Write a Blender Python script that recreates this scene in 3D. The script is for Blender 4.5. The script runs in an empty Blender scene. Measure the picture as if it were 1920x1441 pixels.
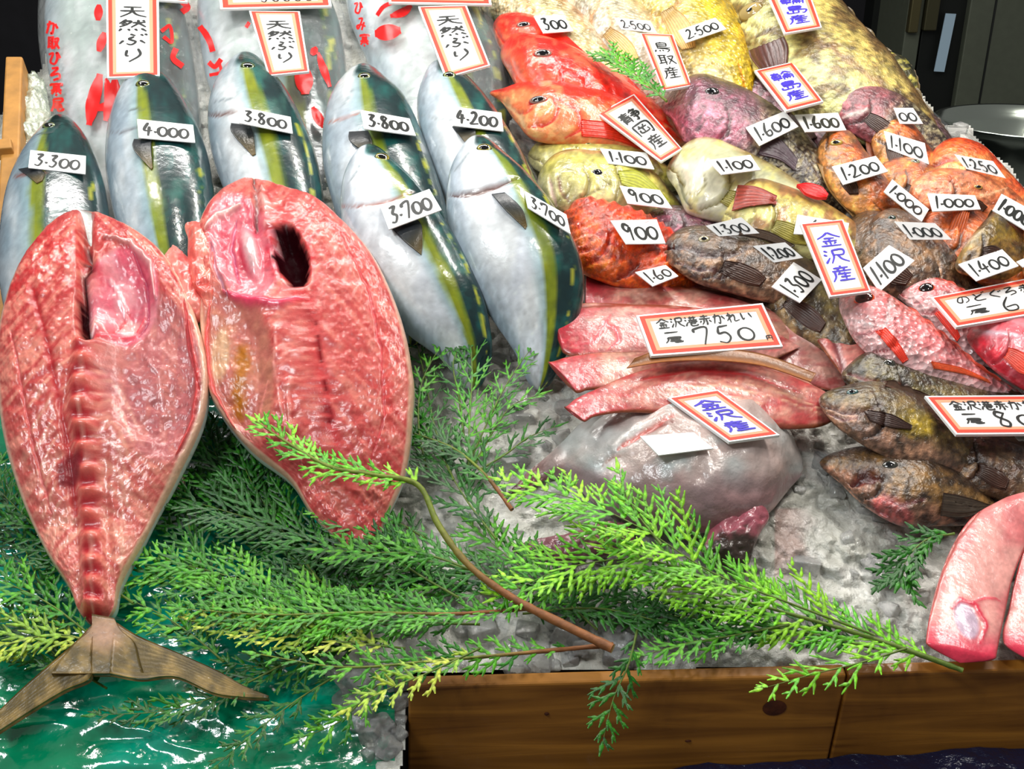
import bpy, math, random
import numpy as np
from mathutils import Vector
from mathutils.bvhtree import BVHTree

# ---------------------------------------------------------------- camera, world, lights
SC = bpy.context.scene
COL = SC.collection
W, H = 1920, 1441
PITCH, TILT, DIST = math.radians(24), math.radians(22), 1.25
F = 2059.0                                   # focal length in pixels
FW = np.array([0, math.cos(PITCH), -math.sin(PITCH)])
UP = np.array([0, math.sin(PITCH), math.cos(PITCH)])
RT = np.array([1.0, 0, 0])
Q0 = np.array([0, 0, .95])                   # a point of the sloping display bed
CAM = Q0 - DIST * FW
NB = np.array([0, -math.sin(TILT), math.cos(TILT)])      # bed normal

cd = bpy.data.cameras.new('camera'); cam = bpy.data.objects.new('camera', cd); COL.objects.link(cam)
cam.location = CAM; cam.rotation_euler = (math.pi / 2 - PITCH, 0, 0)
cd.sensor_fit = 'HORIZONTAL'; cd.sensor_width = 36; cd.lens = 36 * F / W; cd.clip_start = .01
SC.camera = cam

wd = bpy.data.worlds.new('world'); SC.world = wd; wd.use_nodes = True
bg = wd.node_tree.nodes['Background']; bg.inputs[0].default_value = (1, .98, .95, 1); bg.inputs[1].default_value = .16

def area(name, loc, target, sx, sy, power, color):
    l = bpy.data.lights.new(name, 'AREA'); l.shape = 'RECTANGLE'; l.size = sx; l.size_y = sy
    l.energy = power; l.color = color
    o = bpy.data.objects.new(name, l); COL.objects.link(o); o.location = loc
    o.rotation_euler = (Vector(target) - Vector(loc)).to_track_quat('-Z', 'Y').to_euler(); return o
area('ceiling_lamp', (-.5, .9, 2.6), (-.3, .2, .95), 1.3, .12, 16, (1, .98, .94))
area('ceiling_lamp', (.7, .3, 2.5), (.3, .1, .95), 1.3, .12, 15, (1, .96, .90))
area('ceiling_lamp', (-.9, -.9, 2.4), (-.2, .0, .9), .6, .3, 13, (.92, .97, 1))
for k, (x, y, z, e) in enumerate([(-.75, .25, 2.0, 7), (.1, .65, 2.1, 6), (.95, .5, 2.0, 5), (.35, -.55, 2.1, 6), (-.35, .1, 2.1, 5), (.6, .0, 2.1, 5)]):  # small lamps out of view, extra ones added for sparkle on wet surfaces
    l = bpy.data.lights.new('sparkle_bulb', 'POINT'); l.energy = e; l.shadow_soft_size = .035; l.color = (1, .95, .87)
    o = bpy.data.objects.new('sparkle_bulb', l); COL.objects.link(o); o.location = (x, y, z)
SC.view_settings.view_transform = 'Standard'; SC.view_settings.look = 'None'
SC.view_settings.gamma = 1; SC.view_settings.use_curve_mapping = False; SC.view_settings.exposure = 0.22

# ---------------------------------------------------------------- geometry of the bed
def ray(px, py):
    px = np.asarray(px, float)[..., None]; py = np.asarray(py, float)[..., None]
    d = FW * F + RT * (px - W / 2) + UP * (H / 2 - py)
    return d / np.linalg.norm(d, axis=-1, keepdims=True)
def P(px, py, h=0.0):
    """point at height h over the sloping bed seen at that place of the photograph"""
    d = ray(px, py); h = np.asarray(h, float)[..., None]
    t = (((Q0 - CAM) @ NB) + h) / (d @ NB)[..., None]
    return CAM + d * t
def proj(p):
    q = p - CAM; z = q @ FW
    return W / 2 + F * (q @ RT) / z, H / 2 - F * (q @ UP) / z
def depth(p): return (p - CAM) @ FW

def vnoise(p, seed=0):
    p = np.asarray(p, float); i = np.floor(p).astype(np.int64); f = p - i; f = f * f * (3 - 2 * f)
    def h(a, b, c):
        n = (a * 374761393 + b * 668265263 + c * 2147483647 + seed * 1274126177) & 0xffffffff
        n = ((n ^ (n >> 13)) * 1274126177) & 0xffffffff
        return ((n ^ (n >> 16)) & 0xffff) / 65535.0
    x, y, z = i[..., 0], i[..., 1], i[..., 2]; r = 0
    for dx in (0, 1):
        wx = f[..., 0] if dx else 1 - f[..., 0]
        for dy in (0, 1):
            wy = f[..., 1] if dy else 1 - f[..., 1]
            for dz in (0, 1):
                wz = f[..., 2] if dz else 1 - f[..., 2]
                r = r + h(x + dx, y + dy, z + dz) * wx * wy * wz
    return r
def fbm(p, oct=4, seed=0):
    r = 0; a = .5; s = 0
    for k in range(oct):
        r = r + a * vnoise(np.asarray(p) * 2 ** k, seed + k * 17); s += a; a *= .55
    return r / s
def n3(x, y, z=0.): return np.stack([np.broadcast_to(np.asarray(a, float), np.broadcast(x, y).shape) for a in (x, y, z)], -1)
def ss(a, b, x):
    t = np.clip((x - a) / (b - a), 0, 1); return t * t * (3 - 2 * t)
def C(*v): return np.array(v, float) / 255
def mix(a, b, t):
    t = np.asarray(t)[..., None]; return a * (1 - t) + b * t
def lin(c):
    c = np.clip(c, 0, 1); return np.where(c < .04045, c / 12.92, ((c + .055) / 1.055) ** 2.4)
def seg_dist(px, py, pts):
    best = np.full(np.shape(px), 1e9); tt = np.zeros(np.shape(px)); n = len(pts) - 1
    for i in range(n):
        ax, ay = pts[i]; bx, by = pts[i + 1]; L = (bx - ax) ** 2 + (by - ay) ** 2 + 1e-9
        t = np.clip(((px - ax) * (bx - ax) + (py - ay) * (by - ay)) / L, 0, 1)
        d = np.hypot(px - ax - t * (bx - ax), py - ay - t * (by - ay))
        m = d < best; best = np.where(m, d, best); tt = np.where(m, (i + t) / n, tt)
    return best, tt
def ell(px, py, cx, cy, rx, ry, ang=0):
    a = math.radians(ang); dx = px - cx; dy = py - cy
    x = dx * math.cos(a) + dy * math.sin(a); y = -dx * math.sin(a) + dy * math.cos(a)
    return np.sqrt((x / rx) ** 2 + (y / ry) ** 2)

def cubic(s, y, q, mono=False):
    s = np.asarray(s, float); y = np.asarray(y, float); n = len(s)
    dlt = (y[1:] - y[:-1]) / (s[1:] - s[:-1])[(...,) + (None,) * (y.ndim - 1)]
    m = np.zeros_like(y); m[0] = dlt[0]; m[-1] = dlt[-1]
    if n > 2:
        h0 = (s[1:-1] - s[:-2])[(...,) + (None,) * (y.ndim - 1)]; h1 = (s[2:] - s[1:-1])[(...,) + (None,) * (y.ndim - 1)]
        m[1:-1] = (dlt[:-1] * h1 + dlt[1:] * h0) / (h0 + h1)
        if mono:
            m[1:-1] = np.where(dlt[:-1] * dlt[1:] <= 0, 0, np.sign(m[1:-1]) * np.minimum(np.abs(m[1:-1]), 3 * np.minimum(abs(dlt[:-1]), abs(dlt[1:]))))
    k = np.clip(np.searchsorted(s, q) - 1, 0, n - 2); hh = (s[k + 1] - s[k]); t = (q - s[k]) / hh
    e = (...,) + (None,) * (y.ndim - 1); t = t[e]; hh = hh[e]
    return y[k] * (2 * t**3 - 3 * t**2 + 1) + m[k] * hh * (t**3 - 2 * t**2 + t) + y[k + 1] * (3 * t**2 - 2 * t**3) + m[k + 1] * hh * (t**3 - t**2)

# ---------------------------------------------------------------- objects and materials
def tag(o, label=None, cat=None, group=None, kind=None):
    if label: o['label'] = label
    if cat: o['category'] = cat
    if group: o['group'] = group
    if kind: o['kind'] = kind
    return o
SAT = 1.12
def vivid(c):
    l = (c * [.3, .59, .11]).sum(-1, keepdims=True); return np.clip(l + (c - l) * SAT, 0, 1)
def mesh_obj(name, verts, faces, mat, parent=None, col=None, smooth=True, uv=None):
    verts = np.asarray(verts, float)
    org = verts.mean(0) if parent is None else np.array(parent.location)
    me = bpy.data.meshes.new(name); me.from_pydata((verts - org).tolist(), [], faces if isinstance(faces, list) else faces.tolist()); me.update()
    if smooth: me.polygons.foreach_set('use_smooth', [True] * len(me.polygons))
    if col is not None:
        ca = me.color_attributes.new('Col', 'FLOAT_COLOR', 'POINT')
        c4 = np.ones((len(verts), 4)); c4[:, :col.shape[1]] = col; c4[:, :3] = lin(vivid(c4[:, :3])); ca.data.foreach_set('color', c4.ravel())
    if mat: me.materials.append(mat)
    o = bpy.data.objects.new(name, me); COL.objects.link(o)
    if parent is not None: o.parent = parent
    else: o.location = org
    return o
def empty(name, loc, label, cat, group=None):
    o = bpy.data.objects.new(name, None); COL.objects.link(o); o.location = loc; o.empty_display_size = .03
    return tag(o, label, cat, group)
def grid_faces(nu, nv, wrap=False):
    i = np.arange(nu - 1)[:, None]; j = np.arange(nv if wrap else nv - 1)[None, :]; j2 = (j + 1) % nv
    return np.stack([i * nv + j, (i + 1) * nv + j, (i + 1) * nv + j2, i * nv + j2], -1).reshape(-1, 4)

def mat(name, base=None, rough=.4, spec=.5, coat=0, sss=0, bump=0, bscale=200, bdist=.001, metal=0, trans=0, kind='noise', var=0, alpha=1, rvar=0, coatr=.08):
    m = bpy.data.materials.new(name); m.use_nodes = True; nt = m.node_tree; b = nt.nodes['Principled BSDF']
    b.inputs['Roughness'].default_value = rough; b.inputs['Specular IOR Level'].default_value = spec
    b.inputs['Coat Weight'].default_value = coat; b.inputs['Coat Roughness'].default_value = coatr; b.inputs['Metallic'].default_value = metal
    b.inputs['Transmission Weight'].default_value = trans; b.inputs['Alpha'].default_value = alpha
    if sss:
        b.inputs['Subsurface Weight'].default_value = sss; b.inputs['Subsurface Radius'].default_value = (1, .4, .25); b.inputs['Subsurface Scale'].default_value = .006
    tc = nt.nodes.new('ShaderNodeTexCoord')
    if base is None:
        a = nt.nodes.new('ShaderNodeAttribute'); a.attribute_name = 'Col'; src = a.outputs['Color']
    else:
        a = nt.nodes.new('ShaderNodeRGB'); a.outputs[0].default_value = (*lin(C(*base)), 1); src = a.outputs[0]
    if var:
        n = nt.nodes.new('ShaderNodeTexNoise'); n.inputs['Scale'].default_value = bscale * .7; n.inputs['Detail'].default_value = 4
        nt.links.new(tc.outputs['Object'], n.inputs['Vector'])
        mr = nt.nodes.new('ShaderNodeMapRange'); mr.inputs['From Min'].default_value = .25; mr.inputs['From Max'].default_value = .75
        mr.inputs['To Min'].default_value = 1 - var; mr.inputs['To Max'].default_value = 1 + var; nt.links.new(n.outputs['Fac'], mr.inputs['Value'])
        vm = nt.nodes.new('ShaderNodeVectorMath'); vm.operation = 'SCALE'
        nt.links.new(src, vm.inputs[0]); nt.links.new(mr.outputs[0], vm.inputs['Scale']); src = vm.outputs[0]
    nt.links.new(src, b.inputs['Base Color'])
    if bump:
        if kind == 'scales':
            t = nt.nodes.new('ShaderNodeTexVoronoi'); t.inputs['Scale'].default_value = bscale; out = t.outputs['Distance']
        else:
            t = nt.nodes.new('ShaderNodeTexNoise'); t.inputs['Scale'].default_value = bscale; t.inputs['Detail'].default_value = 5; out = t.outputs['Fac']
        nt.links.new(tc.outputs['Object'], t.inputs['Vector'])
        bp = nt.nodes.new('ShaderNodeBump'); bp.inputs['Strength'].default_value = bump; bp.inputs['Distance'].default_value = bdist
        nt.links.new(out, bp.inputs['Height']); nt.links.new(bp.outputs[0], b.inputs['Normal'])
        nt.links.new(bp.outputs[0], b.inputs['Coat Normal'])
    return m

M = {}
M['silver'] = mat('silver_fish_skin', rough=.24, spec=.6, coat=.5, bump=.35, bscale=90, bdist=.0015, var=.10)
M['skin'] = mat('wet_fish_skin', rough=.28, spec=.6, coat=.7, bump=1, bscale=150, bdist=.003, var=.6)
M['scaly'] = mat('scaly_fish_skin', rough=.3, spec=.5, coat=.4, bump=1, bscale=150, bdist=.003, kind='scales', var=.3)
M['smooth'] = mat('slimy_fish_skin', rough=.3, spec=.5, coat=.6, bump=.8, bscale=55, bdist=.004, var=.16)
M['flesh'] = mat('raw_fish_flesh', rough=.34, spec=.5, coat=.35, sss=.1, bump=.3, bscale=220, bdist=.0014, var=.14, coatr=.12)
nt = M['flesh'].node_tree; _a = [n for n in nt.nodes if n.type == 'ATTRIBUTE'][0]; _m = nt.nodes.new('ShaderNodeMath'); _m.operation = 'MULTIPLY'; _m.inputs[1].default_value = 1.6; _m.use_clamp = True
nt.links.new(_a.outputs['Fac'], _m.inputs[0])
for _k in ('Coat Weight', 'Specular IOR Level'): nt.links.new(_m.outputs[0], nt.nodes['Principled BSDF'].inputs[_k])
M['fin'] = mat('fish_fin_skin', rough=.4, coat=.2, bump=.4, bscale=260, bdist=.001, var=.2)
M['eye'] = mat('wet_eye', rough=.08, coat=1)
M['leaf'] = mat('cypress_scale_leaves', rough=.38, spec=.5, bump=.6, bscale=420, bdist=.001, var=.30)
M['stem'] = mat('cypress_bark', rough=.6, bump=.8, bscale=160, bdist=.001, var=.4)
M['stemgreen'] = mat('green_twig_bark', base=(96, 120, 40), rough=.55, bump=.6, bscale=200, var=.3)
M['ice'] = mat('crushed_ice', rough=.2, spec=.6, coat=.3, bump=1, bscale=130, bdist=.004, trans=.25, var=.2)
M['lump'] = mat('clear_ice_lump', rough=.12, spec=.6, coat=.3, bump=.8, bscale=120, bdist=.003, trans=.75)
M['card'] = mat('white_card', base=(246, 247, 246), rough=.5)
M['red'] = mat('red_print', base=(236, 62, 40), rough=.55)
M['orange'] = mat('pale_orange_print', base=(247, 158, 122), rough=.55)
M['ink'] = mat('black_ink', base=(18, 22, 20), rough=.5)
M['blue'] = mat('blue_ink', base=(62, 46, 190), rough=.5)
M['redink'] = mat('red_bag_print', base=(232, 26, 26), rough=.35)
ALLV = []; ALLF = []                       # every solid surface, so that cards can rest on them
NV = [0]
def collect(v, f):
    ALLV.append(np.asarray(v)); ALLF.append(np.asarray(f) + NV[0]); NV[0] += len(v)

# ---------------------------------------------------------------- bodies
def loft(st, k=.55, lift=(0, 0), nu=120, nv=64, pw=1.7, box=1.0, flat=.6, kfn=None, relief=None):
    """closed body from stations (left x, left y, right x, right y) running head to tail"""
    st = np.array([s if len(s) == 4 else (s[0], s[1], s[0], s[1]) for s in st], float)
    c = (st[:, :2] + st[:, 2:]) / 2; hv = (st[:, 2:] - st[:, :2]) / 2; w = np.hypot(hv[:, 0], hv[:, 1])
    ang = np.zeros(len(st)); good = w > 1e-3
    raw = np.unwrap(np.arctan2(hv[good, 1], hv[good, 0])); ang[good] = raw
    if not good[0]: ang[0] = raw[0]
    if not good[-1]: ang[-1] = raw[-1]
    s = np.concatenate([[0], np.cumsum(np.hypot(*(c[1:] - c[:-1]).T))])
    t = np.linspace(0, 1, nu); u = .55 * t + .45 * (1 - np.cos(np.pi * t)) / 2; q = u * s[-1]
    cc = cubic(s, c, q); an = cubic(s, ang, q); ww = np.maximum(cubic(s, w ** pw, q, True), 1e-6) ** (1 / pw)
    lf = lift[0] + (lift[1] - lift[0]) * u if not callable(lift) else lift(u)
    e = np.stack([np.cos(an), np.sin(an)], -1)
    th = np.full(nu, .02)
    for it in range(4):
        hc = lf + th * flat
        L = P(cc[:, 0] - e[:, 0] * ww, cc[:, 1] - e[:, 1] * ww, hc); R = P(cc[:, 0] + e[:, 0] * ww, cc[:, 1] + e[:, 1] * ww, hc)
        A = (R - L) / 2; wa = np.linalg.norm(A, axis=1) + 1e-9; kk = k * (kfn(u) if kfn else 1)
        E = RT * e[:, :1] - UP * e[:, 1:]
        a = np.abs((A / wa[:, None] * E).sum(1)); n = E @ NB
        fac = a / np.sqrt(a * a + (kk * n) ** 2)
        A = A * fac[:, None]; th = kk * wa * fac
    Cc = (L + R) / 2
    tha = np.linspace(0, 2 * np.pi, nv, endpoint=False); co = np.cos(tha); si = np.sin(tha)
    X = np.sign(co) * np.abs(co) ** box; Z = np.sign(si) * np.abs(si) ** box
    U = np.repeat(u[:, None], nv, 1); V = np.repeat(X[None], nu, 0); top = np.clip(np.repeat(si[None], nu, 0) * 1.6, 0, 1)
    zz = np.where(Z[None] > 0, Z[None] * th[:, None], Z[None] * th[:, None] * flat)
    pos = Cc[:, None] + A[:, None] * X[None, :, None] + NB * zz[..., None]
    px, py = proj(pos)
    G = dict(U=U, V=V, top=top, px=px, py=py, pos=pos, w=wa)
    if relief is not None: pos = pos + NB * (relief(G) * top)[..., None]; G['pos'] = pos
    return G
def body(name, G, colr, m, parent, marks=()):
    pos = G['pos']; px, py, top = G['px'], G['py'], G['top']; nu, nv = px.shape
    wob = (fbm(np.stack([px * .06, py * .06, px * 0], -1), 3, 5) - .5) * 5
    for mk in marks:
        pts, wd_, col_, dp = mk[:4]; d, tt = seg_dist(px + wob, py - wob, pts)
        taper = np.sin(np.pi * np.clip(tt, .04, .96)) ** .5
        g = np.exp(-(d / (wd_ * taper + .2)) ** 2) * (top > .25)
        pos = pos - NB * (g * dp)[..., None]
        if col_ is not None: colr = mix(colr, C(*col_), np.clip(g * (mk[4] if len(mk) > 4 else .85), 0, 1))
    G['pos'] = pos
    v = pos.reshape(-1, 3); f = grid_faces(nu, nv, True)
    o = mesh_obj(name, v, f, m, parent, np.clip(colr, 0, 1).reshape(-1, 3))
    collect(v, f)
    G['bvh'] = BVHTree.FromPolygons(v.tolist(), f.tolist())
    return o
def hit(bvh, px, py, hdef=.03, off=.0008):
    d = ray(px, py); r = bvh.ray_cast(Vector(CAM), Vector(d))
    if r[0] is None: return P(px, py, hdef), NB, False
    n = np.array(r[1]); n = n if n @ d < 0 else -n
    return np.array(r[0]) + n * off, n, True
def eye(parent, bvh, px, py, r, iris=(200, 190, 120), rim=(60, 60, 50), pupil=.5, sq=.75, name='eye', ang=0):
    p, n, ok = hit(bvh, px, py, .05, 0); rr = r * depth(p) / F; n = n - .55 * ray(px, py); n = n / np.linalg.norm(n)
    x = RT * math.cos(math.radians(ang)) + UP * math.sin(math.radians(ang)); x = x - n * (x @ n); x /= np.linalg.norm(x); y = np.cross(n, x)
    vs = []; cs = []; NR, NA = 12, 28
    for i in range(NR):
        f = i / (NR - 1)
        for j in range(NA):
            a = 2 * math.pi * j / NA
            vs.append(p + (x * math.cos(a) + y * math.sin(a) * sq) * rr * f + n * (rr * (.42 * math.sqrt(max(0, 1 - f * f)) - .10)))
            c = C(6, 8, 12) if f < pupil else (C(*iris) if f < .86 else C(*rim))
            cs.append(c)
    return mesh_obj(name, vs, grid_faces(NR, NA, True), M['eye'], parent, np.array(cs))
def sheet(name, parent, st, colr, bvh=None, h=(.02, .02), rays=0, nu=26, nv=22, thick=.0012, m=None, off=.0015, arch=0, fray=0):
    """thin fin or flap: draped on a body (bvh) or standing off at height h"""
    st = np.array([s if len(s) == 4 else (s[0], s[1], s[0], s[1]) for s in st], float)
    s = np.linspace(0, 1, len(st)); q = np.linspace(0, 1, nu); g = cubic(s, st, q)
    v = np.linspace(0, 1, nv); X = g[:, None, 0] * (1 - v) + g[:, None, 2] * v; Y = g[:, None, 1] * (1 - v) + g[:, None, 3] * v
    if fray:
        jag = (np.arange(nv) % 2) * fray; dx = g[-1, :2] - g[0, :2]; dx = dx / (np.linalg.norm(dx) + 1e-6)
        X = X + dx[0] * jag * q[:, None] ** 3; Y = Y + dx[1] * jag * q[:, None] ** 3
    Uu = np.repeat(q[:, None], nv, 1); Vv = np.repeat(v[None], nu, 0)
    hh = h[0] + (h[1] - h[0]) * Uu + arch * np.sin(np.pi * Uu)
    if bvh is None: pos = P(X, Y, hh)
    else:
        pos = np.zeros((nu, nv, 3))
        for i in range(nu):
            for j in range(nv): pos[i, j] = hit(bvh, X[i, j], Y[i, j], hh[i, j], off + arch * math.sin(math.pi * q[i]))[0]
    if rays: pos = pos + NB * (np.cos(Vv * rays * 2 * np.pi) * .0007)[..., None]
    base = colr(Uu, Vv, X, Y) if callable(colr) else np.ones((nu, nv, 3)) * C(*colr)
    if rays: base = base * (1 + .13 * np.cos(Vv * rays * 2 * np.pi))[..., None]
    a = pos.reshape(-1, 3); b = a - NB * thick; n = len(a)
    f = grid_faces(nu, nv); f2 = f[:, ::-1] + n
    bd = [i * nv for i in range(nu)] + [(nu - 1) * nv + j for j in range(1, nv)] + [i * nv + nv - 1 for i in range(nu - 2, -1, -1)] + [j for j in range(nv - 2, 0, -1)]
    sd = np.array([[bd[i], bd[(i + 1) % len(bd)], bd[(i + 1) % len(bd)] + n, bd[i] + n] for i in range(len(bd))])
    F_ = np.concatenate([f, f2, sd]); vv = np.concatenate([a, b])
    collect(a, f)
    return mesh_obj(name, vv, F_, m or M['fin'], parent, np.clip(np.concatenate([base.reshape(-1, 3)] * 2), 0, 1))
def root_of(name, G, label, cat, group=None):
    b = G['pos'].reshape(-1, 3); lo = b[np.argmin(b @ NB)]; cc = b.mean(0); cc = cc + NB * ((lo - cc) @ NB)
    return empty(name, cc, label, cat, group)
SEED = [0]
def side_pt(st, u, v):
    st = np.array([s if len(s) == 4 else (s[0], s[1], s[0], s[1]) for s in st], float); c = (st[:, :2] + st[:, 2:]) / 2
    L = np.concatenate([[0], np.cumsum(np.hypot(*(c[1:] - c[:-1]).T))]); g = cubic(L, st, np.array([u * L[-1]]))[0]
    return tuple(g[:2] * (1 - v) / 2 + g[2:] * (1 + v) / 2)
AUTO = ('rockfish', 'bream', 'grunt', 'red_sea_bream', 'rosy_seabass', 'scorpionfish', 'grouper')
def fish(name, label, cat, st, pat, k=.5, lift=(0, 0), m='skin', marks=(), eyes=(), fins=(), group=None, res=1., **kw):
    SEED[0] += 1; marks = list(marks); fins = list(fins)
    if name in AUTO:
        p = lambda u, v: side_pt(st, u, v); dk = {'rockfish': (34, 20, 18), 'bream': (150, 110, 60), 'grunt': (96, 84, 40), 'red_sea_bream': (176, 14, 10), 'rosy_seabass': (170, 70, 76), 'scorpionfish': (150, 30, 10), 'grouper': (70, 50, 30)}[name]
        marks += [([p(.27, -.55), p(.33, -.2), p(.345, .15), p(.32, .45), p(.26, .75)], 3.2, dk, .0035, .8), ([p(.27, -.5), p(.305, -.2), p(.315, .15), p(.29, .45), p(.24, .7)], 4, None, -.002),
                  ([p(.19, -.1), p(.225, .1), p(.21, .4), p(.16, .6)], 2.2, dk, .0015, .5)]
        if len(marks) < 5: marks += [([p(.01, .05), p(.06, .3), p(.13, .5)], 2.4, dk, .003, .9)]
        if name in ('rockfish', 'grouper'): marks += [([p(.35, -.45), p(.6, -.4), p(.85, -.3)], 1.6, (150, 130, 100), .0006, .35), ([p(.38, .05), p(.6, .0), p(.9, 0)], 1.4, dk, .0008, .5)]
        if not any(f['name'] == 'pectoral_fin' for f in fins) and name != 'scorpionfish':
            b = [p(.335, .05) + p(.33, .4), p(.42, .0) + p(.40, .5), p(.50, .05) + p(.47, .55), p(.56, .2) + p(.54, .5)]
            pc = {'rockfish': (70, 46, 36), 'bream': (206, 170, 110), 'grunt': (170, 160, 80), 'red_sea_bream': (226, 50, 34), 'rosy_seabass': (226, 80, 60), 'grouper': (90, 66, 46)}[name]
            fins.append(dict(name='pectoral_fin', st=b, col=(lambda pc: lambda u, v, x, y: mix(C(*pc) * .8, C(*pc) * 1.2, u))(pc), drape=True, rays=8, nv=33, fray=3, off=.002))
        if not any(f['name'] == 'dorsal_fin' for f in fins) and name in ('rockfish', 'grouper', 'rosy_seabass', 'red_sea_bream'):
            b = []
            for i, u in enumerate(np.linspace(.3, .85, 15)):
                a = np.array(p(u, -.93)); o = np.array(p(u, -1.0 - (.17 if i % 2 else .09))); b.append(tuple(a) + tuple(o))
            lf = lift if not callable(lift) else (lift(0), lift(1)); hm = .02
            fins.append(dict(name='dorsal_fin', st=b, col=tuple(int(x_ * .9) for x_ in {'rockfish': (76, 54, 38), 'grouper': (110, 90, 50), 'red_sea_bream': (236, 50, 30), 'rosy_seabass': (230, 100, 80)}[name]), h=(lf[0] + hm, lf[1] + hm), rays=0, nu=57, nv=4))
    G = loft(st, k, lift, int(130 * res), int(72 * res), **kw); G['seed'] = SEED[0]
    r = root_of(name, G, label, cat, group)
    body('body', G, pat(G), M[m] if isinstance(m, str) else m, r, marks)
    for e in eyes: eye(r, G['bvh'], *e[0:3], **(e[3] if len(e) > 3 else {}))
    for f in fins:
        f = dict(f); nm = f.pop('name'); stf = f.pop('st'); c = f.pop('col'); dr = f.pop('drape', False)
        sheet(nm, r, stf, c, bvh=G['bvh'] if dr else None, **f)
    return r, G
# ---------------------------------------------------------------- colour patterns of the skins
def noi(G, fx, fy=None, o=4, sd=0):
    return fbm(n3(G['px'] * fx, G['py'] * (fy or fx), G['V'] * 0 + G['seed'] * 3.7 + (G['top'] <= 0) * 9), o, sd)
def p_buri(silver=(200, 210, 222), edge=-.02, dull=0., stripe=.26):
    def f(G):
        V = G['V'] + (noi(G, .02) - .5) * .16; U = G['U']
        hd = 1 - ss(.02, .2, U)                                 # crown of the head is dark across
        e = edge - .05 * hd
        c = mix(C(*silver), C(232, 236, 238), ss(.35, .7, noi(G, .02, .009)))
        c = mix(c, C(148, 165, 178), ss(-.55, -1, V) * .8)
        c = mix(c, C(150, 178, 182), ss(e - .3, e, V) * .8)
        c = mix(c, mix(C(158, 160, 40), C(96, 118, 34), noi(G, .05, .02)), ss(e - .04, e + .05, V) * (1 - .5 * hd))
        dk = mix(mix(C(16, 44, 46), C(26, 84, 80), ss(.4, .75, noi(G, .05, .03))), C(84, 132, 118), ss(.58, .75, noi(G, .03, .02, 4, 3)) * .55)
        c = mix(c, dk, ss(e + stripe - .05, e + stripe + .06, V + .16 * hd))
        c = mix(c, C(190, 190, 70), ss(.07, .03, abs(V - .80)) * (U > .28) * ss(.5, .62, noi(G, .12, .05, 2)) * .9)
        c = mix(c, C(20, 40, 36), ss(.035, .0, U) * .8)
        cr = ss(.115, .075, U + .03 * np.abs(V - .1)) * ss(-.42, -.2, V)
        c = mix(c, mix(C(10, 36, 36), C(30, 84, 80), ss(.4, .7, noi(G, .06))), cr * .95)
        return mix(c, c * .8, dull * np.ones_like(U)) * (1 + (noi(G, .18, .08, 3) - .5) * .3)[..., None]
    return f
def p_generic(back, side, belly, spot=None, sp=.5, sf=.08, edge=(-.35, .45), var=.55, extra=None, flip=1):
    def f(G):
        V = G['V'] * flip + (noi(G, .03) - .5) * .5
        c = mix(C(*back), C(*side), ss(edge[0] - .3, edge[0] + .3, V)); c = mix(c, C(*belly), ss(edge[1] - .3, edge[1] + .3, V))
        if spot is not None: c = mix(c, C(*spot), ss(.48, .62, noi(G, sf, sf, 4, 11)) * sp)
        if extra: c = extra(G, c)
        return c * (1 + (noi(G, .16, .16, 3, 5) - .5) * var * 1.3 + (noi(G, .045, .045, 2, 25) - .5) * var)[..., None]
    return f

# ---------------------------------------------------------------- whole yellowtails
BG = 'whole yellowtails lying snout up'
bfin = lambda st, **k: dict(name='pectoral_fin', st=st, col=lambda u, v, x, y: mix(C(20, 26, 32), C(96, 80, 40), ss(.3, 1, u)), drape=True, rays=0, **k)
GL = (118, 60, 52)
fish('yellowtail', 'whole yellowtail at the far left under the 3.300 card, bluish grey flank', 'fish',
     [(112, 218), (72, 250, 152, 244), (38, 300, 178, 290), (14, 360, 196, 345), (2, 430, 206, 410), (-2, 500, 212, 490), (8, 580, 205, 575), (50, 690, 175, 690), (110, 770)],
     p_buri((140, 160, 172), -.28, .5, .22), k=.62, lift=(.07, .0), pw=2.1, m='silver', group=BG, marks=[([(28, 330), (60, 322), (92, 326)], 4, GL, .001), ([(70, 250), (98, 246), (112, 232)], 2, (70, 80, 80), .001)],
     eyes=[(92, 236, 13, dict(rim=(16, 34, 34), pupil=.62, sq=.8, iris=(90, 100, 60)))], fins=[bfin([(36, 318, 60, 314), (52, 330, 84, 324), (70, 345, 80, 340)])])
fish('yellowtail', 'whole yellowtail second from left, under the 4.000 card', 'fish',
     [(270, 128), (237, 150, 318, 152), (212, 205, 352, 200), (200, 262, 378, 255), (200, 330, 396, 320), (212, 400, 404, 390), (240, 480, 400, 480), (290, 590, 390, 590), (350, 700)],
     p_buri((162, 178, 190), -.2, .3, .24), k=.62, lift=(.07, .0), pw=2.1, m='silver', group=BG, marks=[([(208, 247), (232, 247), (258, 238)], 2.5, (110, 110, 115), .001), ([(240, 205), (256, 203), (268, 208)], 2, (100, 110, 110), .001)],
     eyes=[(268, 158, 14, dict(rim=(16, 34, 34), pupil=.62, sq=.8, iris=(100, 105, 50)))], fins=[bfin([(252, 262, 284, 262), (254, 285, 286, 285), (284, 319, 287, 316)], arch=.004)])
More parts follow.
